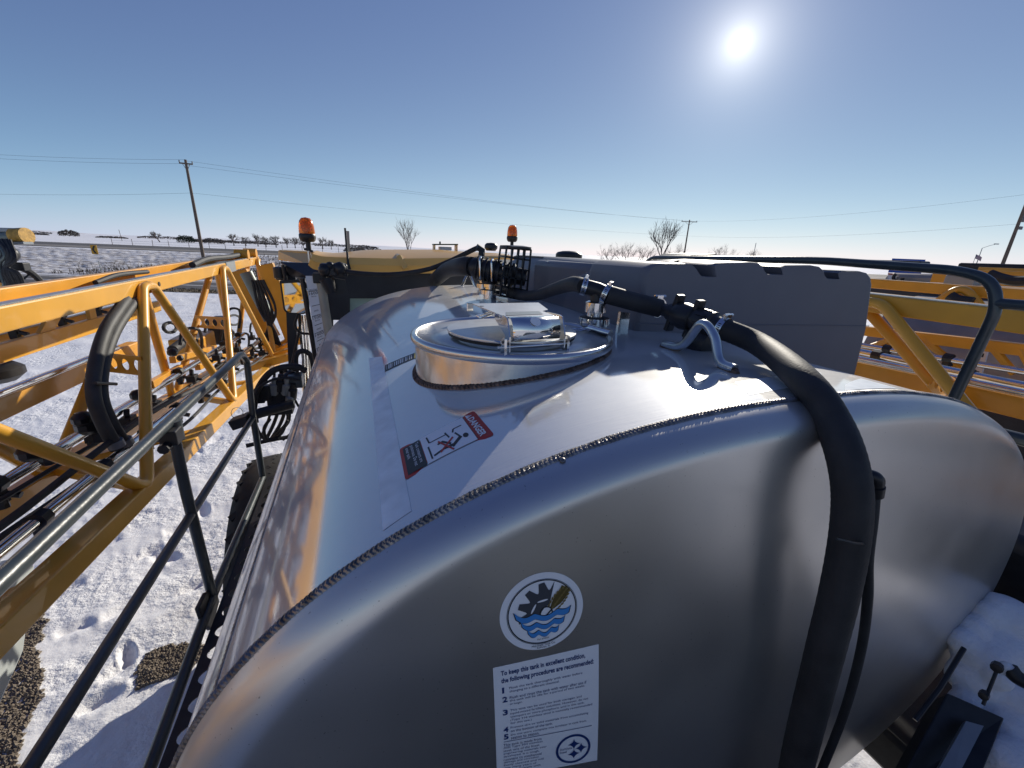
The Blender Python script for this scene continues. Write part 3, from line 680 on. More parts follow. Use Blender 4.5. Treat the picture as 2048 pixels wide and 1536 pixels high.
# lid
LZ = MZ+.030; e = [P(895, 655, 2, LZ), P(1150, 662, 2, LZ), P(1030, 694, 2, LZ), P(1000, 629, 2, LZ)]
LX = (e[0].x+e[1].x)/2; LY = (e[0].y+e[1].y)/2; LR = (e[0]-e[1]).length/2
b = MB(); b.lathe([(LR*.86, MZ+.005), (LR*.86, LZ-.012)], (LX, LY, 0), n=64); b.build('lid_neck', m_pol, tank, ang=60)
b = MB(); b.lathe([(LR*.9, LZ-.012), (LR*.985, LZ-.012), (LR*.99, LZ-.004), (LR*.9, LZ-.003)], (LX, LY, 0), n=64); b.build('lid_gasket', m_rub, tank)
b = MB(); b.lathe([(LR*.9, LZ-.004), (LR*1.0, LZ-.004), (LR*1.005, LZ-.001), (LR*1.0, LZ+.002), (LR*.93, LZ+.004), (LR*.5, LZ+.008), (0, LZ+.009)], (LX, LY, 0), n=64); lid = b.build('manway_lid', m_ring2, tank, ang=50)
# clamp yoke over the lid
CZ = LZ+.058
yk = [P(x, y, 2, CZ) for x, y in ((945, 607), (1077, 605), (1096, 619), (1085, 622), (1110, 631), (1012, 634), (992, 626))]
b = MB(); b.prism(yk, (0, 0, -.003)); clamp = b.build('clamp_yoke', m_satin, tank, False)
b = MB(); h1, h2 = P(952, 612, 2, CZ), P(970, 612, 2, CZ); c0 = P(964, 612, 2, CZ+.0006); b.lathe([(.006, 0), (0, .0003)], c0, n=12); b.build('bolt_hole', m_ink, clamp)
lab = [P(x, y, 2, CZ+.0008) for x, y in ((1012, 624), (1078, 622), (1086, 628), (1012, 631))]
b = MB(); b.add(lab, [(0, 1, 2, 3)]); b.build('maker_plate', M('foil_label', (.42, .41, .36), .35, .6), clamp, False)
# rolled front of the clamp
fl_, fr_ = P(1014, 634, 2, CZ), P(1114, 631, 2, CZ); fd = (fr_-fl_).normalized(); fn = Vector((0, 0, 1)).cross(fd)*-1
if fn.dot(CAM-fl_) < 0: fn = -fn
prof = [(0, 0), (.010, -.001), (.020, -.007), (.026, -.018), (.028, -.040), (.025, -.050), (.012, -.053)]
b = MB(); b.sheet([[fl_+fd*.004+fn*a+Vector((0, 0, c)), fl_.lerp(fr_, .5)+fn*a+Vector((0, 0, c)), fr_-fd*.004+fn*a+Vector((0, 0, c))] for a, c in prof]); o = b.build('clamp_roll', m_pol, clamp); so_ = o.modifiers.new('s', 'SOLIDIFY'); so_.thickness = .002
oc = fl_.lerp(fr_, .47)+fn*.0225+Vector((0, 0, -.009)); b = MB(); b.lathe([(.0, 0), (.011, 0), (.0125, .0012)], oc, (fn+Vector((0, 0, 1.0))), 20, ); b.build('roll_hole', m_white, clamp)
for i, (q, sgn) in enumerate(((fl_, -1), (fr_, 1))):
    bse = q+fn*.02; bse.z = MZ+.006
    b = MB(); b.prism([q+fd*sgn*.006+Vector((0, 0, .002)), q+fd*sgn*.006+fn*.014+Vector((0, 0, -.001)), q+fd*sgn*.006+fn*.031+Vector((0, 0, -.04)), q+fd*sgn*.006+fn*.032+Vector((0, 0, -.074)), q+fd*sgn*.006+fn*.014+Vector((0, 0, -.074)), q+fd*sgn*.006+fn*.006+Vector((0, 0, -.04)), q+fd*sgn*.006-fn*.06+Vector((0, 0, -.012)), q+fd*sgn*.006-fn*.06+Vector((0, 0, .0))], fd*.003); b.build('clamp_cheek', m_pol, clamp, False)
    lg = q+fd*sgn*.013+fn*.024; b = MB(); b.prism([lg+fn*-.012+Vector((0, 0, MZ+.004-q.z)), lg+fn*.012+Vector((0, 0, MZ+.004-q.z)), lg+fn*.010+Vector((0, 0, -.044)), lg+fn*-.006+Vector((0, 0, -.044))], fd*sgn*.006); b.build('hinge_lug', m_pol, clamp, False)
pz = Vector((0, 0, -.064))
b = MB(); b.tube([fl_-fd*.032+fn*.024+pz, fr_+fd*.026+fn*.024+pz], .0035, 10); b.build('hinge_pin', m_chrome, clamp)
b = MB(); b.tube([fl_-fd*.020+fn*.024+pz+Vector((0, 0, .006)), fl_-fd*.028+fn*.03+pz+Vector((0, 0, .014)), fl_-fd*.040+fn*.026+pz+Vector((0, 0, .017))], .002, 6); b.build('cotter_pin', m_chrome, clamp)
b = MB(); b.tube(fillet([P(955, 632, 2, CZ-.012), P(985, 623, 2, CZ-.01), P(985, 628, 2, CZ-.012), P(962, 636, 2, CZ-.013), P(955, 632, 2, CZ-.012)], .01), .0025, 6); b.build('lock_ring', m_chrome, clamp)
b = MB(); q = P(940, 622, 2, LZ+.01); b.box(q+Vector((0, 0, .012)), (.009, .006, .012), (fd, fn, Vector((0, 0, 1)))); b.build('lid_stop', m_pol, clamp, False)
# loose pin with a split ring on the right rim of the manway
q0 = P(1222, 668, 2, MZ+.016); q1 = P(1180, 656, 2, MZ+.016)
b = MB(); b.tube([q0, q1], .011, 14); b.build('locking_pin', m_chrome, mw)
for k in range(3):
    c = q1+Vector((-.01-.012*k, -.005+.004*k, -.002)); ring = [c+Vector((math.cos(a*.5236)*.026, math.sin(a*.5236)*.018, .003*math.sin(a+k))) for a in range(12)]
    b = MB(); b.tube(ring, .0018, 5, closed=True); b.build('wire_ring', m_chrome, mw)

# ----- decals: flat print lying on the steel
def shell_map(cs, w, h):    # corners tl, tr, br, bl on the shell ; returns f(u,v,off), u to the right, v up, in 0..w, 0..h
    tl, tr, br, bl = cs
    def f(u, v, off=.0006):
        a, c = u/w, v/h; p = (bl*(1-a)+br*a)*(1-c)+(tl*(1-a)+tr*a)*c; p = Vector((p.x, p.y, zt(p.x))); return p+snorm(p)*off
    return f
def patch(f, u0, v0, u1, v1, off, name, mat, parent, n=8, rad=0):
    b = MB()
    if rad:
        pts = []
        for (cx, cy, a0) in ((u1-rad, v1-rad, 0), (u0+rad, v1-rad, 90), (u0+rad, v0+rad, 180), (u1-rad, v0+rad, 270)):
            pts += [(cx+rad*math.cos(R(a0+15*k)), cy+rad*math.sin(R(a0+15*k))) for k in range(7)]
        # strips across so that it follows the curve
        m = len(pts); ctr_ = ((u0+u1)/2, (v0+v1)/2)
        rows = [[f(ctr_[0]+(x-ctr_[0])*s/8, ctr_[1]+(y-ctr_[1])*s/8, off) for x, y in pts+[pts[0]]] for s in range(0, 9)]
        b.sheet(rows)
    else: b.sheet([[f(u0+(u1-u0)*i/n, v0+(v1-v0)*j/n, off) for i in range(n+1)] for j in range(n+1)])
    return b.build(name, mat, parent, fix=False, ang=180)
def shape(f, pts, off, name, mat, parent):
    b = MB(); b.add([f(u, v, off) for u, v in pts], [tuple(range(len(pts)))]); return b.build(name, mat, parent, smooth=False, fix=False)
cs = [shell(948, 822), shell(989, 870), shell(811, 961), shell(799, 899)]
D = shell_map(cs, 1.0, 2.35)
dc = patch(D, 0, 0, 1, 2.35, .0008, 'danger_decal', m_red, tank, rad=.07)
patch(D, .07, .60, .93, 1.93, .0013, 'white_field', m_white, dc); patch(D, .07, .09, .93, .58, .0013, 'black_field', m_ink, dc)
patch(D, .07, 1.93, .93, 1.945, .0013, 'rule', m_ink, dc)
text('DANGER', lambda u, v: D(u, v, .0016), .20, 2.02, .90, 2.22, 'lettering', m_white, dc, bold=.03)
shape(D, [(.06, 2.02), (.19, 2.02), (.125, 2.21)], .0016, 'warning_triangle', m_white, dc); shape(D, [(.118, 2.08), (.134, 2.08), (.13, 2.16), (.122, 2.16)], .002, 'exclamation_mark', m_red, dc)
text('Tank contents are\npoisonous. Do not\nenter tank.', lambda u, v: D(u, v, .0016), .12, .16, .80, .53, 'lettering', m_white, dc)
def bar(f, a, c, wd, off, name, mat, parent):
    a, c = Vector(a), Vector(c); d_ = (c-a).normalized(); k = Vector((-d_.y, d_.x))*wd/2
    return shape(f, [a+k, c+k, c-k, a-k], off, name, mat, parent)
O2 = .0016
for (a, c, wd) in (((.30, 1.53), (.30, 1.78), .03), ((.30, 1.53), (.40, 1.47), .045), ((.29, 1.28), (.50, 1.33), .045), ((.36, 1.30), (.36, .80), .03), ((.14, .78), (.36, .80), .045), ((.46, .74), (.86, .74), .045),
                   ((.62, 1.62), (.80, 1.30), .085), ((.44, 1.52), (.64, 1.60), .05), ((.76, 1.36), (.74, 1.10), .075), ((.74, 1.12), (.80, .80), .055), ((.70, 1.30), (.52, 1.12), .06), ((.52, 1.14), (.54, .98), .05)):
    bar(D, a, c, wd, O2, 'pictogram', m_ink, dc)
shape(D, [(.66+.075*math.cos(k*.45), 1.735+.075*math.sin(k*.45)) for k in range(14)], O2, 'pictogram_head', m_ink, dc)
bar(D, (.46, 1.02), (.90, 1.30), .05, .002, 'red_cross', m_red, dc); bar(D, (.80, .98), (.54, 1.42), .05, .002, 'red_cross', m_red, dc)

# the care sheet and the maker's roundel on the rear head
TLs, TRs, BRs, BLs = head_hit(985.5, 1335), head_hit(1196.5, 1287), head_hit(1193.5, 1519), head_hit(993, 1534)
BLs = BLs+(BLs-TLs)*.12
def Hm(u, v, off=.0006):      # u 0..1 , v 0..1 up
    p = (BLs*(1-u)+BRs*u)*(1-v)+(TLs*(1-u)+TRs*u)*v; return Vector((p.x, head_y(p.x, p.z)-off, p.z))
sh = patch(Hm, 0, 0, 1, 1, .0006, 'care_sheet', m_white, tank)
def ht(body, u0, v0, u1, v1, mat=m_blue, bold=0.0): text(body, lambda u, v: Hm(u, v, .0012), u0, v0, u1, v1, 'lettering', mat, sh, bold=bold)
ht('To keep this tank in excellent condition,', .065, .912, .86, .962, bold=.022); ht('the following procedures are recommended:', .065, .852, .945, .902, bold=.022)
rowsT = [('1', .775, ['Flush the tank thoroughly with water before', 'changing to a different chemical.'], (.83, .60)),
         ('2', .690, ['Flush and rinse the tank with water after use if', 'the tank will be idle for a period of two weeks', 'or longer.'], (.87, .85, .19+.06)),
         ('3', .575, ['This tank can be used for both nitrogen and', 'liquid-mixed fertilizer solutions. However, do not', 'transport or store phosphoric acid in this tank.', '(Type 316 stainless steel is normally recommended', 'for this use.)'], (.82, .89, .85, .93, .33)),
         ('4', .445, ['Prevent dirt or solid materials from accumulating', 'on the bottom of the tank.'], (.89, .53)),
         ('5', .372, ['Do not store complete mix fertilizer in tank from', 'season to season.'], (.87, .40))]
starts = {'1': .822, '2': .744, '3': .632, '4': .478, '5': .412}
for num, v, ls, ends in rowsT:
    v0 = starts[num]; ht(num, .07, v0-.044, .115 if num != '1' else .088, v0+.004, bold=.03)
    for i, (s_, e_) in enumerate(zip(ls, ends)): ht(s_, .135, v0-.024-.0285*i, e_, v0-.0015-.0285*i)
patch(Hm, .07, .345, .93, .349, .0012, 'rule', m_blue, sh)
for i, (s_, e_) in enumerate(zip(['This tank is made from', 'AISI Type 304 stainless', 'steel, one of the finest', 'engineering materials ever', 'developed. It is tough,', 'resistant to mechanical', 'damage and corrosion.', 'Easily cleaned and will', 'give many years of', 'service. Comply with'], (.42, .43, .40, .47, .40, .42, .40, .44, .37, .41))):
    ht(s_, .065, .305-.0285*i, e_, .3275-.0285*i)
def Rg(cx, cy, r, k, n, asp): a = 2*math.pi*k/n; return (cx+r*math.cos(a), cy+r*math.sin(a)*asp)
ASP = ((TRs-TLs).length/(TLs-BLs).length)
def annulus(f, cx, cy, r0, r1, asp, off, name, mat, parent, n=56):
    b = MB(); b.sheet([[f(*Rg(cx, cy, r, k, n, asp), off) for k in range(n+1)] for r in (r0, r1)]); return b.build(name, mat, parent, fix=False, ang=180)
ec = (.74, .16); annulus(Hm, *ec, .155, .18, ASP, .0012, 'emblem_ring', m_blue, sh)
def star(f, cx, cy, r, asp, off, parent):
    pts = []
    for q_ in range(4):
        a0, a1 = q_*math.pi/2, (q_+1)*math.pi/2
        for k in range(6):
            t = k/6; x = math.cos(a0)*(1-t)**2+2*t*(1-t)*.12*(math.cos(a0)+math.cos(a1))+math.cos(a1)*t*t; y = math.sin(a0)*(1-t)**2+2*t*(1-t)*.12*(math.sin(a0)+math.sin(a1))+math.sin(a1)*t*t
            pts.append((cx+x*r, cy+y*r*asp))
    shape(f, pts, off, 'emblem_star', m_blue, parent)
star(Hm, .745, .205, .065, ASP, .0013, sh); star(Hm, .82, .158, .065, ASP, .0013, sh); star(Hm, .745, .112, .065, ASP, .0013, sh)
ht('Stainless\nSteel', .60, .135, .725, .185)
# roundel
cc = head_hit(1085, 1223); ux = (TRs-TLs).normalized(); uz = (TLs-BLs).normalized()
Rr = ((head_hit(1167, 1215)-head_hit(1003, 1232)).length)/2
def Cm(u, v, off=.0006):
    p = cc+ux*u*Rr+uz*v*Rr; return Vector((p.x, head_y(p.x, p.z)-off, p.z))
b = MB(); b.sheet([[Cm(r*math.cos(2*math.pi*k/64), r*math.sin(2*math.pi*k/64), .0006) for k in range(65)] for r in (0, .33, .66, 1)]); rd = b.build('roundel_decal', m_white, tank, fix=False, ang=180)
annulus(Cm, 0, 0, .80, .825, 1, .0011, 'ring', m_ink, rd); annulus(Cm, 0, 0, .835, .845, 1, .0011, 'ring', m_ink, rd)
# half cogwheel
cx, cy = .14, .02; gp = []
for k in range(0, 5):
    a = 198-k*30; gp += [(cx+.74*math.cos(R(a)), cy+.74*math.sin(R(a))), (cx+.74*math.cos(R(a-11)), cy+.74*math.sin(R(a-11)))]
    if k < 4:
        for t in range(1, 6):
            aa = a-11-(19)*t/6; rr_ = .74-.22*math.sin(math.pi*t/6); gp.append((cx+rr_*math.cos(R(aa)), cy+rr_*math.sin(R(aa))))
gp2 = [q for q in gp if q[0] < .32]
gp2 += [(.16, .16), (.06, .13), (-.02, .03), (-.06, -.06), (-.20, -.02), (-.30, -.10)]
shape(Cm, gp2, .0011, 'gear', m_gink, rd)
annulus(Cm, .08, -.02, .13, .16, 1, .0013, 'gear_line', m_ink, rd, 30)
for (x, y, an) in ((-.22, .13, 62), (.0, .30, 8)):
    shape(Cm, [(x+.13*math.cos(k*.52)*math.cos(R(an))-.025*math.sin(k*.52)*math.sin(R(an)), y+.13*math.cos(k*.52)*math.sin(R(an))+.025*math.sin(k*.52)*math.cos(R(an))) for k in range(12)], .0014, 'gear_slot', m_white, rd)
# wheat
bar(Cm, (.06, -.12), (.26, .08), .035, .0013, 'wheat_stalk', m_ink, rd)
shape(Cm, [(.20, .03), (.28, .05), (.45, .16), (.62, .36), (.66, .52), (.60, .50), (.58, .60), (.52, .55), (.47, .62), (.42, .52), (.30, .38), (.22, .22), (.17, .08)], .0012, 'wheat_ear', m_brown, rd)
m_grain = M('wheat_light_ink', (.19, .14, .045), .45)
random.seed(3)
for i in range(7):
    for s_ in (-1, 0, 1):
        t = i/6; bx, by = .24+.33*t, .08+.42*t; px_, py_ = bx-.7*s_*(.07+.10*math.sin(math.pi*min(1, .2+t*.7))), by+.55*s_*(.07+.10*math.sin(math.pi*min(1, .2+t*.7)))
        an = R(54+s_*16); L_, w_ = .048, .024
        shape(Cm, [(px_+L_*math.cos(k*.785)*math.cos(an)-w_*math.sin(k*.785)*math.sin(an), py_+L_*math.cos(k*.785)*math.sin(an)+w_*math.sin(k*.785)*math.cos(an)) for k in range(8)], .0013+.0001*i, 'wheat_grain', m_grain, rd)
# waves
def wave(v0, hw, hh, off):
    top = []; bot = []
    for k in range(31):
        t = k/30; u = -hw+2*hw*t; ph = 1-abs(math.sin(t*math.pi*2.5+.35)) ** 1.2
        top.append((u, v0+hh*.42+.10*ph+.14*abs(2*t-1)**3)); bot.append((u*.93, v0-hh*.48+.09*ph+.10*abs(2*t-1)**3))
    shape(Cm, top+bot[::-1], off, 'wave', m_ink, rd); s_ = .965
    shape(Cm, [(u*s_, v-.012) for u, v in top]+[(u*s_, v+.012) for u, v in bot[::-1]], off+.0003, 'wave', m_sky, rd)
wave(-.16, .70, .17, .0012); wave(-.39, .55, .15, .0012); wave(-.60, .40, .14, .0012)
text('Part #10039', lambda u, v: Cm(u, v, .0012), -.14, -.73, .14, -.68, 'lettering', m_ink, rd)
text('Mid-State Tank Co.', lambda u, v: Cm(u, v, .0012), -.28, -.895, .30, -.84, 'lettering', m_ink, rd); text('Sullivan, IL', lambda u, v: Cm(u, v, .0012), -.16, -.965, .17, -.905, 'lettering', m_ink, rd)

# tape film left on the shell
def tapepatch(c4, name='tape_strip', mat=None):
    f = shell_map([shell(*q) for q in c4], 1, 1); return patch(f, 0, 0, 1, 1, .0005, name, mat or m_tape, tank, n=10)
tapepatch([(738, 717), (764, 713), (823, 1022), (766, 1062)])
tapepatch([(1470, 765), (1640, 745), (1655, 766), (1500, 790)]); tapepatch([(1690, 770), (1722, 757), (1800, 778), (1690, 782)])
f = shell_map([shell(770, 731), shell(838, 703), shell(838, 714), shell(770, 744)], 1, .18)
bl_ = patch(f, 0, 0, 1, .18, .0007, 'calibration_label', m_ink, tank)
patch(f, .86, .0, 1, .18, .0011, 'yellow_end', m_yink, bl_)
for k in range(14): patch(f, .05+k*.055, .03, .05+k*.055+random.choice((.008, .02, .03)), .15, .0011, 'bar', m_white, bl_, n=2)

# hose guide handle welded to the shell
fa, fb = shell(1328, 694), shell(1468, 745)
q = [fa+Vector((0, 0, .008)), P(1366, 690, 0, fa.x-.005), P(1402, 648, 0, (fa.x+fb.x)/2), P(1428, 672, 0, (fa.x+fb.x)/2), P(1440, 722, 0, fb.x), fb+Vector((0, 0, .008))]
hd = MB(); hd.tube(spline(q, 8), .0115, 12); hdl = hd.build('hose_guide', m_galv, tank)
for p, (qx, qy) in ((fa, (1366, 704)), (fb, (1432, 730))):
    p2 = shell(qx, qy); d_ = (p2-p).normalized(); b = MB(); b.tube([p-d_*.012, p+d_*.0, p2-d_*.02, p2-d_*.012], [.006, .013, .012, .005], 8); b.build('guide_weld', m_rust, hdl)

# tank couplings (ringed stainless sockets)
def coupling(name, p, r, parent, mat=m_pol, h=.10):
    b = MB(); b.lathe([(r*.62, 0), (r*.62, h*.30), (r*1.0, h*.30), (r*1.0, h*.52), (r*.55, h*.56), (r*.55, h*.66), (r*.72, h*.68), (r*.72, h*.95), (r*.5, h)], p, n=28); o = b.build(name, mat, parent)
    b = MB(); b.lathe([(r*.98, h*.505), (r*1.02, h*.525), (r*.6, h*.56)], p, n=28); b.build('gasket', m_rub, o)
    for k in range(10):
        a = k*.628; q = p+Vector((math.cos(a)*r, math.sin(a)*r, h*.41)); b = MB(); b.box(q, (r*.06, r*.05, h*.09), (Vector((math.cos(a), math.sin(a), 0)), Vector((-math.sin(a), math.cos(a), 0)), Vector((0, 0, 1)))); b.build('ring_lug', m_pol, o, False)
    return o
CP = shell(1186, 668); CP = Vector((CP.x, CP.y, zt(CP.x)-.004)); coupling('coupling', CP, .047, tank, h=.112)
C2 = shell(980, 598); coupling('coupling', C2-Vector((0, 0, .003)), .055, tank, h=.10)
C3 = shell(966, 585); coupling('coupling', C3-Vector((0, 0, .003)), .045, tank, h=.11)
# upright tab and lifting eyes
p = P(1244, 668, 1, 1.15); tab = MB(); tab.prism([p+Vector((-.022, 0, -.07)), p+Vector((.022, .0, -.07)), p+Vector((.022, 0, .07)), p+Vector((-.015, 0, .074))], (0, .012, 0)); tab.build('strap_tab', m_pol, tank, False)
p = shell(937, 572); b = MB(); b.tube(fillet([p+Vector((-.05, 0, -.004)), p+Vector((0, 0, .10)), p+Vector((.04, -.03, -.004))], .03), .009, 8); b.build('lifting_eye', m_chrome, tank)

# sight gauge with its calibrated strip at the front left of the tank
GY = 3.32
def G(x, y): return P(x, y, 1, GY)
b = MB(); b.add([G(613, 554), G(632, 553), G(662, 700), G(640, 722)], [(0, 1, 2, 3)])
gs = MB(); c4 = [G(611, 552), G(632, 552), G(658, 712), G(636, 727)]; gs.prism(c4, (0, .006, 0)); gau = gs.build('gauge_strip', m_white, tank, False)
gl, gr, glb, grb = G(611, 552), G(632, 552), G(636, 727), G(656, 714)
def Gm(u, v, off=.002): p = (gl*(1-u)+gr*u)*(1-v)+(glb*(1-u)+grb*u)*v; return p-Vector((0, off, 0))
text('GALLONS', lambda u, v: Gm(u, v), .1, .165, .9, .145, 'lettering', m_ink, gau)
for nb, v in (('1600', .175), ('1500', .455), ('1400', .655), ('1300', .83)):
    patch(Gm, .06, v-.008, .94, v-.002, .002, 'mark', m_ink, gau, n=1); text(nb, lambda u, v_: Gm(u, v_), .1, v+.035, .94, v+.002, 'lettering', m_ink, gau)
    text('litres', lambda u, v_: Gm(u, v_), .3, v+.062, .75, v+.044, 'lettering', m_ink, gau)
for v in (.335, .56, .745): patch(Gm, .2, v-.003, .95, v+.003, .002, 'mark', m_ink, gau, n=1)
for v in (.39, .605, .79): text('mm', lambda u, v_: Gm(u, v_), .35, v+.015, .75, v, 'lettering', m_ink, gau)
b = MB(); b.tube([P(604, 556, 1, GY+.02), P(634, 735, 1, GY+.02)], .018, 6); b.build('gauge_backing', m_pla, tank)
b = MB(); b.tube([P(642, 566, 1, GY+.01), P(664, 710, 1, GY+.01)], .032, 12); b.build('sight_tube', m_gauge, tank)
b = MB(); b.box(P(640, 556, 1, GY+.01), (.045, .04, .035)); b.build('sight_tube_cap', m_pla, tank, False, .006)

# ------------------------------------------------------------------ grey plastic rinse tank on the right shoulder
PY = 1.18                                  # the stepped end faces the rear
poly = thing('rinse_tank', (1.7, PY, 3.15), 'dark grey moulded plastic rinse tank with stepped top beside the steel tank', 'tank')
def PQ(x, y): return P(x, y, 1, PY)
topl = [(1282, 600), (1286, 555), (1294, 536), (1308, 528), (1330, 526), (1366, 526), (1380, 529), (1389, 538), (1394, 547), (1399, 552), (1410, 553.5), (1430, 553.5), (1426, 531), (1434, 526), (1500, 523.5), (1516, 525), (1525, 532), (1530, 543), (1535, 548), (1546, 549), (1567, 549), (1563, 534), (1572, 530), (1625, 530), (1641, 533), (1650, 541), (1653, 552), (1658, 557), (1664, 558), (1683, 558), (1680, 546), (1688, 542), (1722, 542), (1737, 546), (1745, 556), (1747, 570)]
botl = [(1735, 660), (1700, 800), (1600, 780), (1300, 700), (1272, 672), (1272, 640)]
prof = [PQ(*q) for q in topl+botl]
cen = sum(prof, Vector())/len(prof); nP = len(prof)
def ins(p, k, dy): return Vector((p.x+(cen.x-p.x)*k, p.y+dy, p.z+(cen.z-p.z)*k))
b = MB(); rows = [[ins(p, .03, 0) for p in prof+[prof[0]]], [ins(p, .012, .004) for p in prof+[prof[0]]], [ins(p, .002, .014) for p in prof+[prof[0]]], [ins(p, 0, .03) for p in prof+[prof[0]]], [ins(p, 0, .34) for p in prof+[prof[0]]], [ins(p, .02, .37) for p in prof+[prof[0]]]]
b.sheet(rows); b.add(rows[0][:-1], [tuple(range(nP))]); b.add(rows[-1][:-1], [tuple(range(nP))]); b.build('stepped_body', m_poly, poly, ang=40)
seam = MB(); seam.tube([P(1276, 647, 1, PY-.001), P(1738, 652, 1, PY-.001)], .0022, 6); seam.build('mould_seam', m_poly, poly)
zb_ = PQ(1410, 540).z; bx0, bx1 = PQ(1310, 540).x, PQ(1735, 550).x
b = MB(); b.box(((bx0+bx1)/2, PY+.72, zb_-.2), ((bx1-bx0)/2, .34, .2)); b.build('rear_body', m_poly, poly, True, .03)
# front lobe, smooth topped, its left side lying along the steel tank
ztp = PQ(1320, 526).z-.004; xl = P(1225, 600, 1, PY+.16).x
def lobe(y, k, dz): return [Vector((xl+.03+k, y, 2.9)), Vector((xl+k, y, 3.2)), Vector((xl+.008+k, y, ztp-.09)), Vector((xl+.03+k, y, ztp-.035+dz)), Vector((xl+.07+k, y, ztp-.010+dz)), Vector((xl+.13+k*.5, y, ztp+dz)), Vector((xl+.28, y, ztp+.002+dz)), Vector((xl+.40, y, ztp-.004+dz)), Vector((xl+.45, y, ztp-.05+dz)), Vector((xl+.47, y, ztp-.2)), Vector((xl+.47, y, 2.9))]
b = MB(); rws = [lobe(y, k, dz) for y, k, dz in ((PY+.05, .10, -.06), (PY+.075, .05, -.025), (PY+.13, .012, -.005), (PY+.22, 0, 0), (PY+.6, .04, 0), (PY+1.2, .10, 0), (PY+1.75, .16, 0), (PY+1.85, .18, -.01), (PY+1.9, .24, -.05))]
b.sheet(rws); b.add(rws[0], [tuple(range(11))]); b.add(rws[-1], [tuple(range(11))]); b.build('front_body', m_poly, poly, ang=60)
b = MB(); b.tube([Vector((xl+.02+.01*i, PY+.2+.17*i, 3.235-.002*i)) for i in range(10)], .004, 6); b.build('mould_seam', m_poly, poly)
stp = [P(1258, 625, 1, PY+.08), P(1268, 600, 1, PY+.07), P(1288, 565, 1, PY+.06), P(1306, 538, 1, PY+.08), P(1322, 527, 1, PY+.14), P(1335, 524, 1, PY+.3)]
b = MB(); ctrl = spline(stp, 6); b.sheet([[p, p+Vector((.035, -.035, .012))] for p in ctrl]); o = b.build('strap', m_rub, poly); o.modifiers.new('s', 'SOLIDIFY').thickness = .006
q = P(1138, 508, 1, PY+1.3); b = MB(); b.lathe([(.085, -.02), (.085, .01), (.075, .022), (.04, .03), (0, .032)], Vector((q.x, q.y, ztp+.01)), n=24); b.build('filler_cap', m_pla, poly)

# ------------------------------------------------------------------ black fill hose with valve, T piece and clamps
fh = thing('fill_hose', CP+Vector((0, 0, .1)), 'thick black fill hose with valve looping over the rear of the steel tank', 'hose')
TZ = CP.z+.112
Tc = CP+Vector((0, 0, .145)); Tc = Vector((CP.x, CP.y, P(1190, 580, 1, CP.y).z))
b = MB(); b.tube([CP+Vector((0, 0, .10)), Tc], .021, 14)
hl = P(1168, 573, 1, CP.y+.02); hr = P(1212, 588, 1, CP.y-.02)
b.tube([hl, Tc, hr], .024, 14); b.build('tee', m_pla, fh)
va0 = P(1320, 617, 0, .91); va1 = P(1440, 655, 0, .93)
HR = .029
b = MB(); b.tube([hr, P(1255, 600, 1, hr.y*.6+va0.y*.4), va0], HR, 16); b.build('hose_section', m_hose, fh)
# loop rearwards over the head and down
hp = [va1, P(1520, 690, 0, .95), P(1608, 762, 1, .52), P(1668, 850, 1, .43), P(1700, 950, 1, .375), P(1702, 1050, 1, .35), P(1680, 1180, 1, .335), P(1640, 1340, 1, .325), P(1592, 1536, 1, .32), P(1560, 1720, 1, .32)]
b = MB(); pth = spline(hp, 14); b.tube(pth, [HR*(1+.012*(i % 2)) for i in range(len(pth))], 18); b.build('hose_section', m_hose, fh)
fp = [hl, P(1145, 568, 1, CP.y+.12), P(1110, 578, 1, CP.y+.35), P(1075, 590, 1, CP.y+.6), P(1040, 590, 1, CP.y+.8), P(1000, 575, 1, C2.y+.1)]
b = MB(); b.tube(spline(fp, 10), .025, 14); b.build('hose_section', m_hose, fh)
# ball valve: barrel, two flange bars, threaded collar
vd = (va1-va0).normalized(); vl = (va1-va0).length; vs_ = vd.cross(Vector((0, 0, 1))).normalized(); vu = vs_.cross(vd)
b = MB(); b.lathe([(.020, -.01), (.020, vl*.18), (.027, vl*.2), (.027, vl*.30), (.036, vl*.33), (.041, vl*.45), (.036, vl*.6), (.030, vl*.62), (.030, vl*.66), (.037, vl*.67), (.037, vl*.90), (.030, vl*.92), (.024, vl*1.05)], va0, vd, 20); valve = b.build('ball_valve', m_pla, fh)
for t in (.27, .60):
    c = va0+vd*vl*t; b = MB(); b.beam(c-vu*.058-vs_*.0+vd*-.010, c+vu*.058+vd*.010, .030, .016, up=vd); b.build('flange_bar', m_pla, valve, False, .003)
for k in range(9):
    a = k*.7; c = va0+vd*vl*.785+(vs_*math.cos(a)+vu*math.sin(a))*.0375; b = MB(); b.beam(c-vd*.016, c+vd*.016, .006, .004, up=(c-va0-vd*vl*.785)); b.build('collar_rib', m_pla, valve, False)
b = MB(); q = va0+vd*vl*.8-Vector((0, -.01, .055)); b.lathe([(.0, -.04), (.034, -.036), (.045, -.02), (.048, 0), (.045, .02), (.034, .036), (0, .04)], q, vd, 20); b.build('float_cap', m_pla, valve)
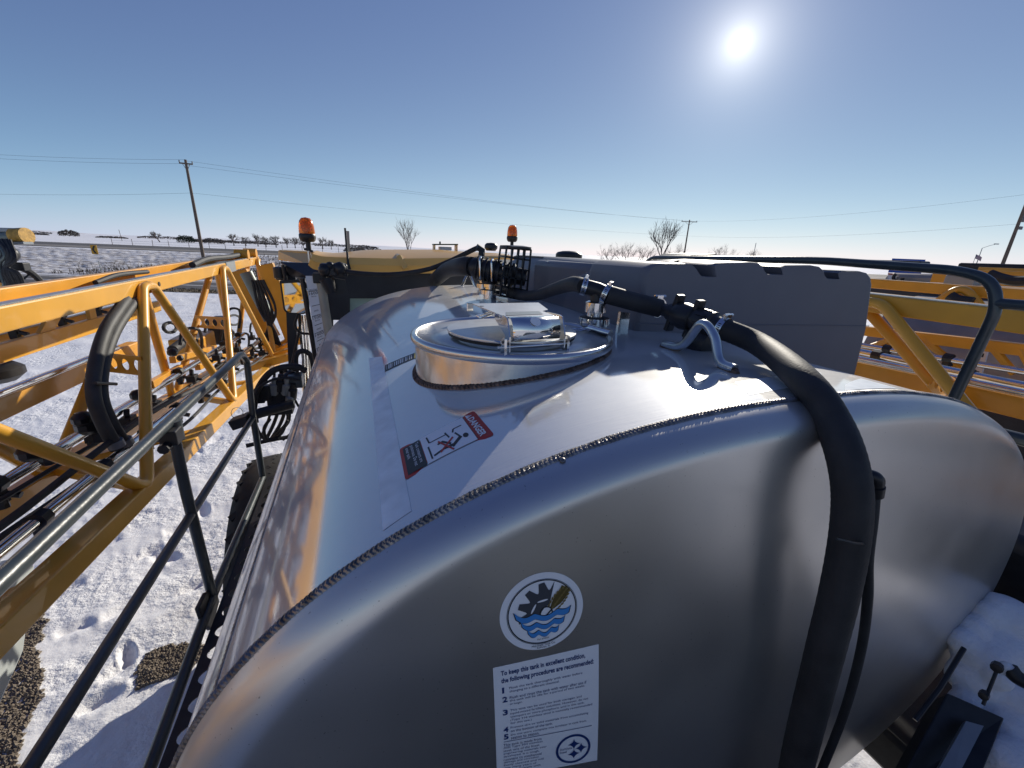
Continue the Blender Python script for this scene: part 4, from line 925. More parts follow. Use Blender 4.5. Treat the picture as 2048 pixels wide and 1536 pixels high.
def clamp_at(c, d, r):
    b = MB(); b.lathe([(r, -.008), (r+.0022, -.008), (r+.0022, .008), (r, .008)], c, d, 24); o = b.build('hose_clamp', m_chrome, fh)
    s_ = d.cross(Vector((0, 0, 1))).normalized(); u = s_.cross(d)
    b = MB(); b.box(c+u*(r+.006), (.005, .013, .006), (d, s_, u)); b.build('screw_housing', m_chrome, o, False, .001)
    b = MB(); b.tube([c+u*(r+.008)-s_*.024, c+u*(r+.008)+s_*.020], .0045, 8); b.build('screw', m_chrome, o)
    for k in range(7):
        a = -.5+k*.17; q = c+(u*math.sin(a)-s_*math.cos(a)*(1 if s_.dot(CAM-c) < 0 else -1))*(r+.0026); b = MB(); b.beam(q-d*.004, q+d*.004, .0022, .0012, up=q-c); b.build('band_slot', m_ink, o, False)
for c, d, r in ((hl, (hl-Tc).normalized(), .0255), (hr, (hr-Tc).normalized(), HR), (va0-vd*.012, vd, HR), (va1+vd*.008, (pth[3]-pth[0]).normalized(), HR)): clamp_at(c, d, r)
# thin drain hose with elbow behind the big one
dh = thing('drain_hose', P(1752, 950, 1, .36), 'thin black drain hose with elbow fitting zip tied to the big hose', 'hose')
e0 = P(1735, 950, 1, .355); e1 = P(1757, 955, 1, .355)
b = MB(); b.tube(fillet([P(1728, 948, 1, .37), e1, P(1752, 985, 1, .355)], .012), .010, 10); b.build('elbow', m_pla, dh)
b = MB(); b.tube([P(1753, 972, 1, .355), P(1750, 990, 1, .355)], .0125, 12); b.build('fitting_nut', m_pla, dh)
b = MB(); b.tube(spline([P(1750, 985, 1, .355), P(1745, 1040, 1, .345), P(1736, 1120, 1, .335), P(1735, 1200, 1, .33), P(1722, 1300, 1, .33), P(1690, 1420, 1, .33), P(1645, 1536, 1, .33), P(1610, 1620, 1, .33)], 8), .0082, 10); b.build('tube', m_hose, dh)
c = P(1690, 1085, 1, .335); ring = []
b = MB(); b.tube([P(1673, 1078, 1, .322), P(1708, 1086, 1, .3165), P(1736, 1088, 1, .325), P(1744, 1082, 1, .338)], .0022, 6); b.build('zip_tie', m_pla, dh)

# ------------------------------------------------------------------ strainer, manifold and vent hose at the front of the tank
mf = thing('fill_manifold', C2, 'black ribbed fill manifold with grid strainer basket standing on the tank', 'manifold')
yM = C2.y
b = MB(); b.lathe([(.045, .08), (.05, .10), (.05, .15), (.06, .16), (.06, .20)], C2, n=20); b.build('riser', m_pla, mf)
m0, m1 = P(948, 534, 1, yM), P(1052, 556, 1, yM-.12); md = (m1-m0).normalized(); ml = (m1-m0).length
pr = []
for k in range(9): pr += [(.050, ml*.75*k/9), (.050, ml*.75*(k+.55)/9), (.062, ml*.75*(k+.6)/9), (.062, ml*.75*(k+.95)/9)]
b = MB(); b.lathe([(.03, -.03)]+pr+[(.05, ml*.78), (.045, ml*.8), (.042, ml*1.0)], m0, md, 20); b.build('ribbed_body', m_pla, mf)
ms_ = md.cross(Vector((0, 0, 1))).normalized(); mu = ms_.cross(md)
for k in (.12, .34, .56):
    c = m0+md*ml*k; ss = ms_ if ms_.dot(CAM-c) > 0 else -ms_
    b = MB(); b.tube(fillet([c+mu*.06+ss*.03, c+mu*.05+ss*.067, c-mu*.045+ss*.067+md*.02, c-mu*.05+ss*.03+md*.02], .012), .0045, 6); b.build('fork_clip', m_chrome, mf)
# strainer basket: a square cage
sb = thing('strainer_basket', P(1038, 560, 1, yM-.12), 'black square grid strainer basket with round cap beside the manway', 'strainer')
yS = yM-.16
T4 = [P(1014, 492, 1, yS), P(1062, 500, 1, yS)]; B4 = [P(1000, 592, 1, yS), P(1052, 601, 1, yS)]
sw = (T4[1]-T4[0]).normalized(); wdt = (T4[1]-T4[0]).length; sd = Vector((0, 1, 0)); dep = wdt*.75
for dy in (0, dep):
    for k in range(5):
        t = k/4; b = MB(); b.beam(T4[0].lerp(T4[1], t)+sd*dy, B4[0].lerp(B4[1], t)+sd*dy, .008, .008, up=sd); b.build('upright_bar', m_pla, sb, False)
    for k in range(6):
        t = k/5; b = MB(); b.beam(T4[0].lerp(B4[0], t)+sd*dy, T4[1].lerp(B4[1], t)+sd*dy, .007, .008, up=sd); b.build('cross_bar', m_pla, sb, False)
for k in range(6):
    t = k/5
    for s_ in (0, 1):
        q = T4[s_].lerp(B4[s_], t); b = MB(); b.beam(q, q+sd*dep, .007, .008); b.build('cross_bar', m_pla, sb, False)
c = (T4[0]+T4[1])/2+sd*dep/2; b = MB(); b.lathe([(wdt*.58, -.008), (wdt*.62, -.004), (wdt*.62, .006), (wdt*.3, .012), (0, .012)], c, n=24); b.build('cap', m_pla, sb)
# vent hose over the front
vh = thing('vent_hose', P(800, 548, 1, 3.2), 'long thin black vent hose sagging across the cab rear wall', 'hose')
vp = [P(676, 535, 1, 3.25), P(705, 545, 1, 3.2), P(780, 549, 1, 3.2), P(850, 540, 1, 3.1), P(900, 522, 1, 3.0), P(952, 497, 1, 2.9), P(960, 498, 1, 2.88), P(963, 508, 1, 2.86), P(962, 520, 1, 2.86)]
b = MB(); b.tube(spline(vp, 8), .017, 12); b.build('tube', m_hose, vh)
b = MB(); b.tube([P(953, 494, 1, 2.88), P(964, 500, 1, 2.88), P(962, 518, 1, 2.88)], .024, 12); b.build('elbow', m_pla, vh)
sh_ = thing('suction_hose', P(910, 545, 1, 2.7), 'fat black hose running forward from the fill manifold', 'hose')
b = MB(); b.tube(spline([m0-md*.01, P(925, 533, 1, yM+.1), P(895, 540, 1, 2.8), P(870, 560, 1, 3.2)], 8), .05, 14); b.build('tube', m_hose, sh_)

# ------------------------------------------------------------------ the sprayer: cab, platform, rails, wheels
spr = thing('crop_sprayer', (XC, 4.4, 0), 'yellow and black crop sprayer carrying the steel tank, cab seen from behind', 'sprayer')
RY = 3.62                                   # rear edge of the cab roof
lo = [P(x, y, 1, RY) for x, y in ((616, 530), (634, 540), (700, 544), (740, 545), (800, 547), (890, 545), (925, 532), (990, 520), (1030, 520))]
up = [P(x, y, 1, RY) for x, y in ((626, 506), (650, 511), (700, 513), (740, 514), (800, 515), (890, 514), (925, 513), (990, 511), (1030, 513))]
def rowz(y, f): return [Vector((p.x, y, p.z+f(i/8))) for i, p in enumerate(up)]
b = MB(); rws = [lo, [l.lerp(u, .5)-Vector((0, .03, 0)) for l, u in zip(lo, up)], [u-Vector((0, .012, .008)) for u in up], [Vector((p.x, p.y+.02, p.z)) for p in up],
    rowz(RY+.35, lambda t: .015+.045*max(0, math.sin((t*1.35-.22)*math.pi)) if t < .9 else .02), rowz(RY+.8, lambda t: -.005+.06*max(0, math.sin((t*1.2-.12)*math.pi))), rowz(RY+1.5, lambda t: -.02+.05*math.sin(t*math.pi)), rowz(RY+1.75, lambda t: -.06), rowz(RY+1.8, lambda t: -.16)]
def sub(rws, n=4):
    out = []
    for r in rws:
        out.append(spline(r, n))
    return out
b.sheet(sub(rws)); b.build('cab_roof', m_roof, spr, ang=35)
# roof channel
q0, q1, q2 = P(985, 498, 1, RY+.5), P(1003, 513, 1, RY-.012), P(1012, 530, 1, RY-.03)
q0, q1, q2 = P(785, 503, 1, RY+.5)-Vector((0, 0, .02)), P(800, 516, 1, RY+.004), P(812, 538, 1, RY-.035)
b = MB(); b.tube([q0, q1, q2], [.02, .028, .024], 8); b.build('roof_channel', m_roof, spr)
# front left roof wing
w_ = [P(556, 500, 1, RY+1.2), P(626, 503, 1, RY+.9), P(700, 510, 1, RY+.6), P(640, 540, 1, RY+.6), P(612, 527, 1, RY+.7), P(556, 520, 1, RY+1.2)]
b = MB(); b.prism(w_, (0, .35, .0)); b.build('roof_wing', m_roof, spr, False, .012)
# rear wall, side posts and window
b = MB(); wl = [P(640, 535, 1, RY+.1), P(960, 535, 1, RY+.1), P(1000, 640, 1, RY+.1), P(960, 760, 1, RY+.1), P(640, 760, 1, RY+.1)]
b.prism([P(648, 535, 1, RY+.1), P(1010, 525, 1, RY+.1), P(1010, 595, 1, RY+.1), P(700, 597, 1, RY+.1), P(700, 640, 1, RY+.1), P(648, 640, 1, RY+.1)], (0, .05, 0)); b.build('cab_rear_wall', m_navy, spr, False)
b = MB(); b.prism([P(560, 524, 1, RY+.5), P(665, 528, 1, RY+.12), P(668, 800, 1, RY+.12), P(632, 800, 1, RY+.12), P(628, 560, 1, RY+.12), P(580, 552, 1, RY+.5)], (0, .06, 0)); b.build('cab_corner_panel', m_navy, spr, False)
b = MB(); b.add([P(696, 592, 1, RY+.13), P(1010, 590, 1, RY+.13), P(1010, 700, 1, RY+.13), P(690, 700, 1, RY+.13)], [(0, 1, 2, 3)]); b.build('rear_window', m_win, spr, False)
b = MB(); b.prism([P(568, 527, 1, RY+.5), P(590, 528, 1, RY+.5), P(596, 760, 1, RY+.5), P(578, 760, 1, RY+.5)], (0, .07, 0)); b.build('cab_post', m_navy, spr, False)
b = MB(); b.tube([P(566, 530, 1, RY+.35), P(571, 555, 1, RY+.35), P(570, 575, 1, RY+.35)], .016, 8); b.build('mirror_arm', m_pla, spr)
b = MB(); b.lathe([(.03, -.05), (.05, -.03), (.05, .05), (.03, .06)], P(560, 548, 1, RY+.45), n=12); b.build('marker_lamp', m_pla, spr)
# mirror
mc = [P(559, 562, 1, RY+.3), P(603, 559, 1, RY+.3), P(619, 573, 1, RY+.3), P(618, 622, 1, RY+.3), P(608, 629, 1, RY+.3), P(574, 627, 1, RY+.3), P(567, 620, 1, RY+.3)]
mcf = fillet(mc+[mc[0]], .05, 5)[:-1]; cen_ = sum(mcf, Vector())/len(mcf)
b = MB(); b.prism(mcf, (0, .05, 0)); mir = b.build('side_mirror', m_pla, spr, False)
gl_ = [cen_+(p-cen_)*.88-Vector((0, .004, 0)) for p in mcf]; tl_ = Vector((.05, 0, 0))
mn = ((Vector((-1.3, 1.6, 2.75))-cen_).normalized()-(cen_-CAM).normalized())
b = MB(); b.add([p+Vector((0, -(mn.x*(p.x-cen_.x)+mn.z*(p.z-cen_.z))/mn.y-.012, 0)) for p in gl_], [tuple(range(len(gl_)))]); b.build('mirror_pane', m_glass, mir, False)
# beacons
def beacon(base, s, stalk, nm):
    ro = MB(); ro.lathe([(.018*s, -stalk), (.018*s, 0), (.04*s, .0), (.052*s, .012*s), (.058*s, .03*s), (.058*s, .05*s), (.052*s, .06*s)], base, n=20); o = ro.build('beacon', m_pla, spr)
    b = MB(); b.lathe([(.053*s, .055*s), (.055*s, .07*s), (.052*s, .11*s), (.045*s, .145*s), (.030*s, .165*s), (0, .172*s)], base, n=24); b.build('beacon_lens', m_amber, o)
    b = MB(); b.lathe([(.012*s, .06*s), (.022*s, .08*s), (.026*s, .12*s), (.018*s, .14*s), (0, .142*s)], base, n=12); b.build('reflector', m_orange, o)
bp_ = P(616, 484, 1, RY+.35); beacon(bp_, 1.12, .07, 'l')
b = MB(); b.tube([bp_-Vector((0, 0, .05)), bp_-Vector((-.0, 0, .17))], .014, 8); b.build('beacon_stalk', m_galv, spr)
b = MB(); b.beam(bp_-Vector((.035, 0, .055)), bp_-Vector((-.03, 0, .075)), .02, .02); b.build('wing_nut', m_pla, spr, False)
bp2 = P(1024, 484, 1, RY+1.0); beacon(bp2, 1.06, .06, 'r'); b = MB(); b.tube([bp2-Vector((0, 0, .04)), bp2-Vector((0, 0, .2))], .014, 8); b.build('beacon_stalk', m_galv, spr)
# aerials, receiver bracket, dome
a0 = P(697, 536, 1, RY-.03); a1 = P(690, 456, 1, RY-.03); b = MB(); b.tube([a0-Vector((0, 0, .01)), a0.lerp(a1, .15), a1], [.02, .009, .0075], 8); b.build('radio_aerial', m_pla, spr)
a0 = P(698, 520, 1, RY+.9); a1 = P(695, 462, 1, RY+.9); b = MB(); b.tube([a0, a1], .016, 6); b.build('radio_aerial', m_grey, spr)
y_ = RY+.55
b = MB(); b.beam(P(866, 489, 1, y_), P(914, 489, 1, y_), .10, .012); rc = b.build('receiver_bracket', M('receiver_green', (.02, .05, .02), .4), spr, False)
for x in (868, 912): b = MB(); b.beam(P(x, 489, 1, y_), P(x, 508, 1, y_), .10, .010, up=(1, 0, 0)); b.build('bracket_leg', m_roof, rc, False)
b = MB(); b.beam(P(868, 506, 1, y_), P(913, 506, 1, y_), .10, .01); b.build('bracket_foot', m_roof, rc, False)
b = MB(); b.tube([P(880, 489, 1, y_), P(880, 483, 1, y_)], .008, 6); b.build('bracket_bolt', m_pla, rc)
b = MB(); b.box(P(890, 497, 1, y_+.02), (.06, .03, .016)); b.build('receiver', m_white, rc, False, .004)
b = MB(); b.lathe([(.05, -.03), (.072, 0), (.07, .03), (.05, .05), (0, .056)], P(982, 496, 1, RY+.9), n=18); b.build('dome_receiver', m_pla, spr)
# breather valve and black fittings at the front left of the tank
vb = MB(); vb.box(P(668, 540, 1, 3.25), (.09, .05, .045)); o = vb.build('vent_valve', m_pla, spr, False, .015)
for (x, y, r_) in ((650, 540, .045), (680, 538, .05), (660, 532, .03)): b = MB(); b.ball(P(x, y, 1, 3.22), r_, 10); b.build('valve_knob', m_pla, o)
b = MB(); b.tube([P(652, 556, 1, 3.24), P(664, 585, 1, 3.24)], [.05, .035], 10); b.build('valve_neck', m_pla, o)
b = MB(); b.prism([P(660, 555, 1, 3.3), P(690, 560, 1, 3.3), P(695, 585, 1, 3.3), P(672, 590, 1, 3.3)], (0, .02, 0)); b.build('valve_plate', m_pla, o, False)
# hydraulic lines down the left front corner
gx = 4.05
for i, (x0, x1) in enumerate(((598, 607), (604, 613), (611, 619))):
    b = MB(); b.tube([P(x0, 630, 1, gx+.05*i), P(x1, 720, 1, gx+.05*i), P(x1+2, 820, 1, gx+.05*i)], .014, 8); b.build('steel_line', m_chrome, spr)
def loop(pts, r, ax=1, val=3.6, nm='hydraulic_hose', par=None): b = MB(); b.tube(spline([P(*q, ax, val+k*.01) for k, q in enumerate(pts)], 7), r, 9); return b.build(nm, m_hose, par or spr)
loop([(505, 830), (515, 780), (545, 742), (590, 733), (612, 742)], .024, 1, 3.35)
loop([(592, 742), (592, 712), (605, 702), (622, 712), (628, 745)], .02, 1, 3.5)
loop([(510, 808), (512, 850), (530, 878), (560, 870), (575, 840)], .012, 1, 3.35)
loop([(540, 838), (528, 858), (535, 880), (558, 878)], .012, 1, 3.3); loop([(515, 845), (508, 800), (522, 772), (560, 756), (600, 760)], .010, 1, 3.3)
loop([(585, 560), (600, 640), (590, 700), (575, 760)], .012, 1, 4.0); loop([(620, 640), (630, 690), (645, 720)], .014, 1, 3.8); loop([(596, 628), (590, 650), (600, 665), (618, 668)], .011, 1, 3.9)
for k in range(7):
    random.seed(60+k); x = random.uniform(545, 600); loop([(x, 740), (x+random.uniform(-14, 14), 790), (x+random.uniform(-20, 12), 840), (x-30, 880)], random.uniform(.008, .015), 1, 3.45+.05*k)
vbk = MB(); vbk.box(P(562, 800, 1, 3.5), (.085, .08, .10)); o = vbk.build('valve_block', m_pla, spr, False, .01)
b = MB(); b.box(P(592, 760, 1, 3.45), (.05, .06, .05)); b.build('green_manifold', m_rail, o, False, .006)
for i, (x, y) in enumerate(((548, 775), (560, 768), (572, 775), (585, 785), (580, 800))): b = MB(); b.lathe([(.028, -.06), (.033, -.05), (.033, .03), (.02, .04), (.018, .08), (0, .082)], P(x, y, 1, 3.4), (.2, -.2, 1), 10); b.build('hydraulic_fitting', m_pla if i % 2 else m_grey, o)
b = MB(); b.tube([P(560, 772, 1, 3.4), P(580, 752, 1, 3.5), P(600, 758, 1, 3.55)], .05, 12); b.build('bellows', m_pla, o)
b = MB(); b.tube([P(585, 808, 1, 3.3), P(520, 826, 1, 3.2), P(494, 835, 1, 3.15)], .036, 12); ar_ = b.build('boom_rest', m_pla, spr)
b = MB(); b.box(P(483, 842, 1, 3.12), (.06, .05, .035), (Vector((.94, -.1, .3)).normalized(), Vector((.1, 1, 0)).normalized(), Vector((-.3, 0, .94)).normalized())); b.build('rest_pad', m_pla, ar_, False, .006)
b = MB(); b.tube([P(474+12*math.cos(k*.4), 826+11*math.sin(k*.4), 1, 3.13) for k in range(16)], .0022, 5, closed=True); b.build('pull_ring', m_chrome, ar_)
b = MB(); b.box(P(520, 790, 1, 3.4), (.03, .03, .06)); b.box(P(534, 785, 1, 3.4), (.025, .03, .06)); b.build('relay_box', m_pla, spr, False, .006)

# wheels (front left shows under the tank)
def wheel(c, r, wd, nm='wheel'):
    hub = MB(); hub.lathe([(r*.2, -wd*.3), (r*.45, -wd*.28), (r*.5, -wd*.42), (r*.55, -wd*.42), (r*.55, wd*.42), (r*.2, wd*.4)], c, (1, 0, 0), 28); o = hub.build(nm, m_grey, spr)
    b = MB(); b.lathe([(r*.54, -wd*.42), (r*.62, -wd*.5), (r*.8, -wd*.52), (r*.93, -wd*.47), (r*.985, -wd*.34), (r, -wd*.1), (r, wd*.1), (r*.985, wd*.34), (r*.93, wd*.47), (r*.8, wd*.52), (r*.62, wd*.5), (r*.54, wd*.42)], c, (1, 0, 0), 56); b.build('tyre', m_tyre, o)
    lg = MB()
    for k in range(36):
        a = k*2*math.pi/36
        for s_ in (-1, 1):
            aa = a+(.087 if s_ > 0 else 0); u = Vector((0, math.cos(aa), math.sin(aa))); t = Vector((s_*.72, -.7*math.sin(aa), .7*math.cos(aa)))
            p0 = c+u*(r*.985)+Vector((s_*.01, 0, 0)); p1 = c+Vector((0, math.cos(aa+.16), math.sin(aa+.16)))*(r*.955)+Vector((s_*wd*.43, 0, 0)); lg.beam(p0, p1, .045, .035, up=u)
    kind(lg.build('tread_lugs', m_tyre, o, False), 'stuff')
    return o
wheel(Vector((-.73, 3.30, .92)), .92, .46); wheel(Vector((2.2, 4.0, .86)), .90, .50); wheel(Vector((-.62, -.9, .86)), .90, .50); wheel(Vector((2.2, -.9, .86)), .90, .50)
b = MB(); b.tube([P(492, 892, 1, 3.55), P(540, 880, 1, 3.6), P(590, 872, 1, 3.7)], .018, 8); b.build('fender_stay', m_pla, spr)
# chassis below the tank, rear platform and engine hood behind the viewer
b = MB(); b.box((XC, 2.2, 1.62), (.55, 3.2, .16)); b.build('chassis', m_pla, spr, False)
for y in (.9, 2.7): b = MB(); b.box((XC, y, 1.82), (.75, .06, .09)); b.build('tank_saddle', m_pla, spr, False)
b = MB(); b.box((XC, -.30, 1.72), (1.16, .66, .03)); b.build('rear_platform', m_pla, spr, False)
b = MB(); b.box((XC, -2.0, 2.25), (1.15, .95, .52)); hd_ = b.build('engine_hood', m_pla, spr, True, .08)
for k in range(9): b = MB(); b.box((XC, -.995, 1.8+k*.085), (.62, .012, .02)); b.build('grille_slat', m_grey, hd_, False)

# left walkway: rails, posts, perforated toe board
RX = -.75
def rail(pts, r, nm='handrail', mat=None, rad=.06): b = MB(); b.tube(fillet(pts, rad, 6), r, 12); return b.build(nm, mat or m_rail, spr)
rail([Vector((RX, -.6, 2.80)), Vector((RX, 1.01, 2.80)), P(482, 708, 0, RX), P(494, 722, 0, RX), P(506, 834, 0, RX), P(525, 952, 0, RX)], .021, rad=.05)
rail([Vector((RX, -.4, 2.42)), P(60, 1536, 0, RX), P(506, 834, 0, RX)], .018, 'mid_rail')
rail([P(346, 862, 0, RX), P(372, 985, 0, RX), P(425, 1192, 0, RX)], .021, 'rail_post')
rail([Vector((RX, -.4, 1.9)), P(300, 1536, 0, RX), P(425, 1192, 0, RX), P(526, 954, 0, RX)], .021, 'bottom_rail')
o = rail([P(341, 842, 0, RX), P(349, 880, 0, RX)], .036, 'rail_bracket'); b = MB(); b.box(P(342, 872, 0, RX+.01), (.03, .035, .03)); b.build('clamp_bolt', m_pla, o, False, .005)
b = MB(); b.tube([P(335, 888, 0, RX), P(326, 900, 0, RX)], .02, 8); b.build('clamp_bolt', m_pla, o)
b = MB(); b.prism([P(x, y, 0, RX-.02) for x, y in ((388, 1218), (404, 1186), (424, 1180), (430, 1205), (414, 1262), (399, 1250))], (.02, 0, 0)); b.build('step_bracket', m_pla, spr, False, .005)
# perforated board: plate with real teardrop holes
def perforated(name, o, u, v, L, Hh, nh, ru, rv, mat, parent, th=.004, seg=10):
    """plate o + u*[0,L] + v*[0,Hh], nh oval holes in a row"""
    b = MB(); cw = L/nh; nrm_ = Vector(u).cross(Vector(v)).normalized(); o = Vector(o); u = Vector(u).normalized(); v = Vector(v).normalized()
    for k in range(nh):
        cx_ = cw*(k+.5); inner = []; outer = []
        for i in range(seg*2):
            a = 2*math.pi*i/(seg*2)+math.pi/4; inner.append((cx_+ru*math.cos(a), Hh/2+rv*math.sin(a)))
            c_, s_ = math.cos(a), math.sin(a); m_ = max(abs(c_), abs(s_)); outer.append((cx_+cw/2*c_/m_, Hh/2+Hh/2*s_/m_))
        for off in (0, th):
            vs = [o+u*x+v*y+nrm_*off for x, y in inner+outer]; n = seg*2; b.add(vs, [(i, (i+1) % n, n+(i+1) % n, n+i) for i in range(n)])
        n = seg*2; b.add([o+u*x+v*y for x, y in inner]+[o+u*x+v*y+nrm_*th for x, y in inner], [(i, (i+1) % n, n+(i+1) % n, n+i) for i in range(n)])
    b.add([o, o+u*L, o+u*L+nrm_*th, o+nrm_*th], [(0, 1, 2, 3)]); b.add([o+v*Hh, o+u*L+v*Hh, o+u*L+v*Hh+nrm_*th, o+v*Hh+nrm_*th], [(0, 1, 2, 3)])
    return b.build(name, mat, parent, smooth=False)
perforated('walkway_grating', (RX+.03, -.3, 1.86), (0, 1, 0), (1, 0, 0), 3.4, .17, 31, .041, .062, m_pla, spr)
perforated('walkway_grating', (RX+.20, -.3, 1.86), (0, 1, 0), (1, 0, 0), 3.4, .17, 34, .032, .055, m_pla, spr)

# right hand rail of the rear platform
QX = 1.95
rr0 = [P(1284, 524, 0, QX), P(1300, 516, 0, QX), P(1640, 521, 0, QX), P(1915, 541, 0, QX), P(1985, 560, 0, QX), P(1995, 615, 0, QX), P(1906, 800, 0, QX), P(1860, 900, 0, QX)]
rail([P(1278, 545, 0, QX)]+rr0[1:], .0168, 'handrail', rad=.09)
rail([P(1990, 606, 0, QX), Vector((QX, -.6, P(2048, 607, 0, QX).z))], .0168, 'handrail')
rail([P(1990, 865, 0, QX), P(2048, 880, 0, QX), Vector((QX, -.6, P(2048, 880, 0, QX).z))], .020, 'mid_rail')
# dark flat ledges seen past the plastic tank (far side of the cab and its exhaust guard)
b = MB(); b.prism([P(1378, 513, 1, 2.9), P(1390, 508, 1, 2.9), P(1432, 508, 1, 2.9), P(1452, 516, 1, 2.9), P(1452, 524, 1, 2.9), P(1378, 522, 1, 2.9)], (0, .4, 0)); b.build('exhaust_guard', m_pla, spr, False, .01)
b = MB(); b.prism([P(1345, 524, 1, 3.3), P(1440, 517, 1, 3.3), P(1480, 522, 1, 3.3), P(1440, 527, 1, 3.3)], (0, .5, 0)); b.build('far_cover', m_roof, spr, False)

# snow lying on the rear right fender and the step irons
FY = .52
sf = MB()
for (x, y, dd, px) in ((1925, 1280, 1.22, 24), (1945, 1256, 1.24, 28), (1972, 1232, 1.25, 30), (1996, 1222, 1.25, 30), (2026, 1238, 1.23, 40), (2070, 1290, 1.22, 66), (1962, 1310, 1.21, 42), (1950, 1362, 1.2, 40), (1990, 1292, 1.22, 46), (1985, 1375, 1.2, 36), (1930, 1405, 1.18, 26),
                       (2040, 1400, 1.16, 52), (2075, 1380, 1.16, 50), (2030, 1465, 1.13, 60), (2060, 1540, 1.1, 85), (2010, 1520, 1.08, 50), (2110, 1450, 1.13, 80), (2000, 1360, 1.15, 20)):
    sf.ball(A(x, y, dd+px*.0006), px*dd/FPX, 16, (1.1, 1.1, 1.0))
sf.v = [p+Vector((noise.noise(p*14), noise.noise(p*14+Vector((3, 1, 0))), noise.noise(p*14+Vector((1, 5, 0)))))*.014 for p in sf.v]
o = sf.build('snow_cap', m_snowp, spr, ang=180); rm = o.modifiers.new('r', 'REMESH'); rm.mode = 'VOXEL'; rm.voxel_size = .006; rm.use_smooth_shade = True; smo = o.modifiers.new('s', 'SMOOTH'); smo.iterations = 10; smo.factor = .6
def blob(pts, r, nm='snow_cap', mat=m_snowp, par=spr): b = MB(); b.tube(spline(pts, 6), r, 10); return b.build(nm, mat, par)
b = MB(); b.prism([A(1895, 1385, 1.16), A(2010, 1436, 1.13), A(1960, 1560, 1.05), A(1790, 1580, 1.07)], (0, .02, -.06)); st = b.build('step_iron', m_pla, spr, False, .004)
b = MB(); b.prism([A(1925, 1445, 1.12), A(1960, 1455, 1.11), A(1890, 1590, 1.02), A(1845, 1585, 1.03)], (0, -.004, .012)); b.build('step_tread', m_grey, st, False)
b = MB(); b.tube([A(1997, 1332, 1.1), A(1966, 1410, 1.09)], .004, 8); b.build('tie_rod', m_pla, spr)
b = MB(); b.tube([A(1928, 1296, 1.15), A(1880, 1375, 1.12), A(1830, 1440, 1.1)], .006, 8); b.build('tie_rod', m_pla, spr)
b = MB(); b.lathe([(.012, -.01), (.012, .01), (0, .011)], A(1994, 1334, 1.09), (-1, -.2, .1), 8); b.build('bolt_head', m_pla, spr)
b = MB(); b.lathe([(.01, -.01), (.01, .01), (0, .011)], A(1968, 1390, 1.08), (-1, -.2, .1), 8); b.build('bolt_head', m_pla, spr)
blob([A(1999, 1342, 1.1), A(2012, 1332, 1.09), A(2026, 1347, 1.09)], .012); b = MB(); b.tube(spline([A(2018, 1335, 1.09), A(2035, 1355, 1.08), A(2075, 1375, 1.06)], 6), .018, 10); b.build('grab_bar', m_pla, spr)
b = MB(); b.box((2.02, .5, 1.84), (.36, 1.5, .08)); b.build('walkway_deck', m_pla, spr, True, .02)
b = MB(); q = P(2085, 1160, 0, 2.15); b.box(q, (.14, .62, .16)); fe = b.build('fender', m_pla, spr, True, .05)
for k in range(9): b = MB(); b.box((q.x, q.y-.55+k*.14, q.z+.163), (.12, .02, .006)); b.build('tread_rib', m_grey, fe, False)

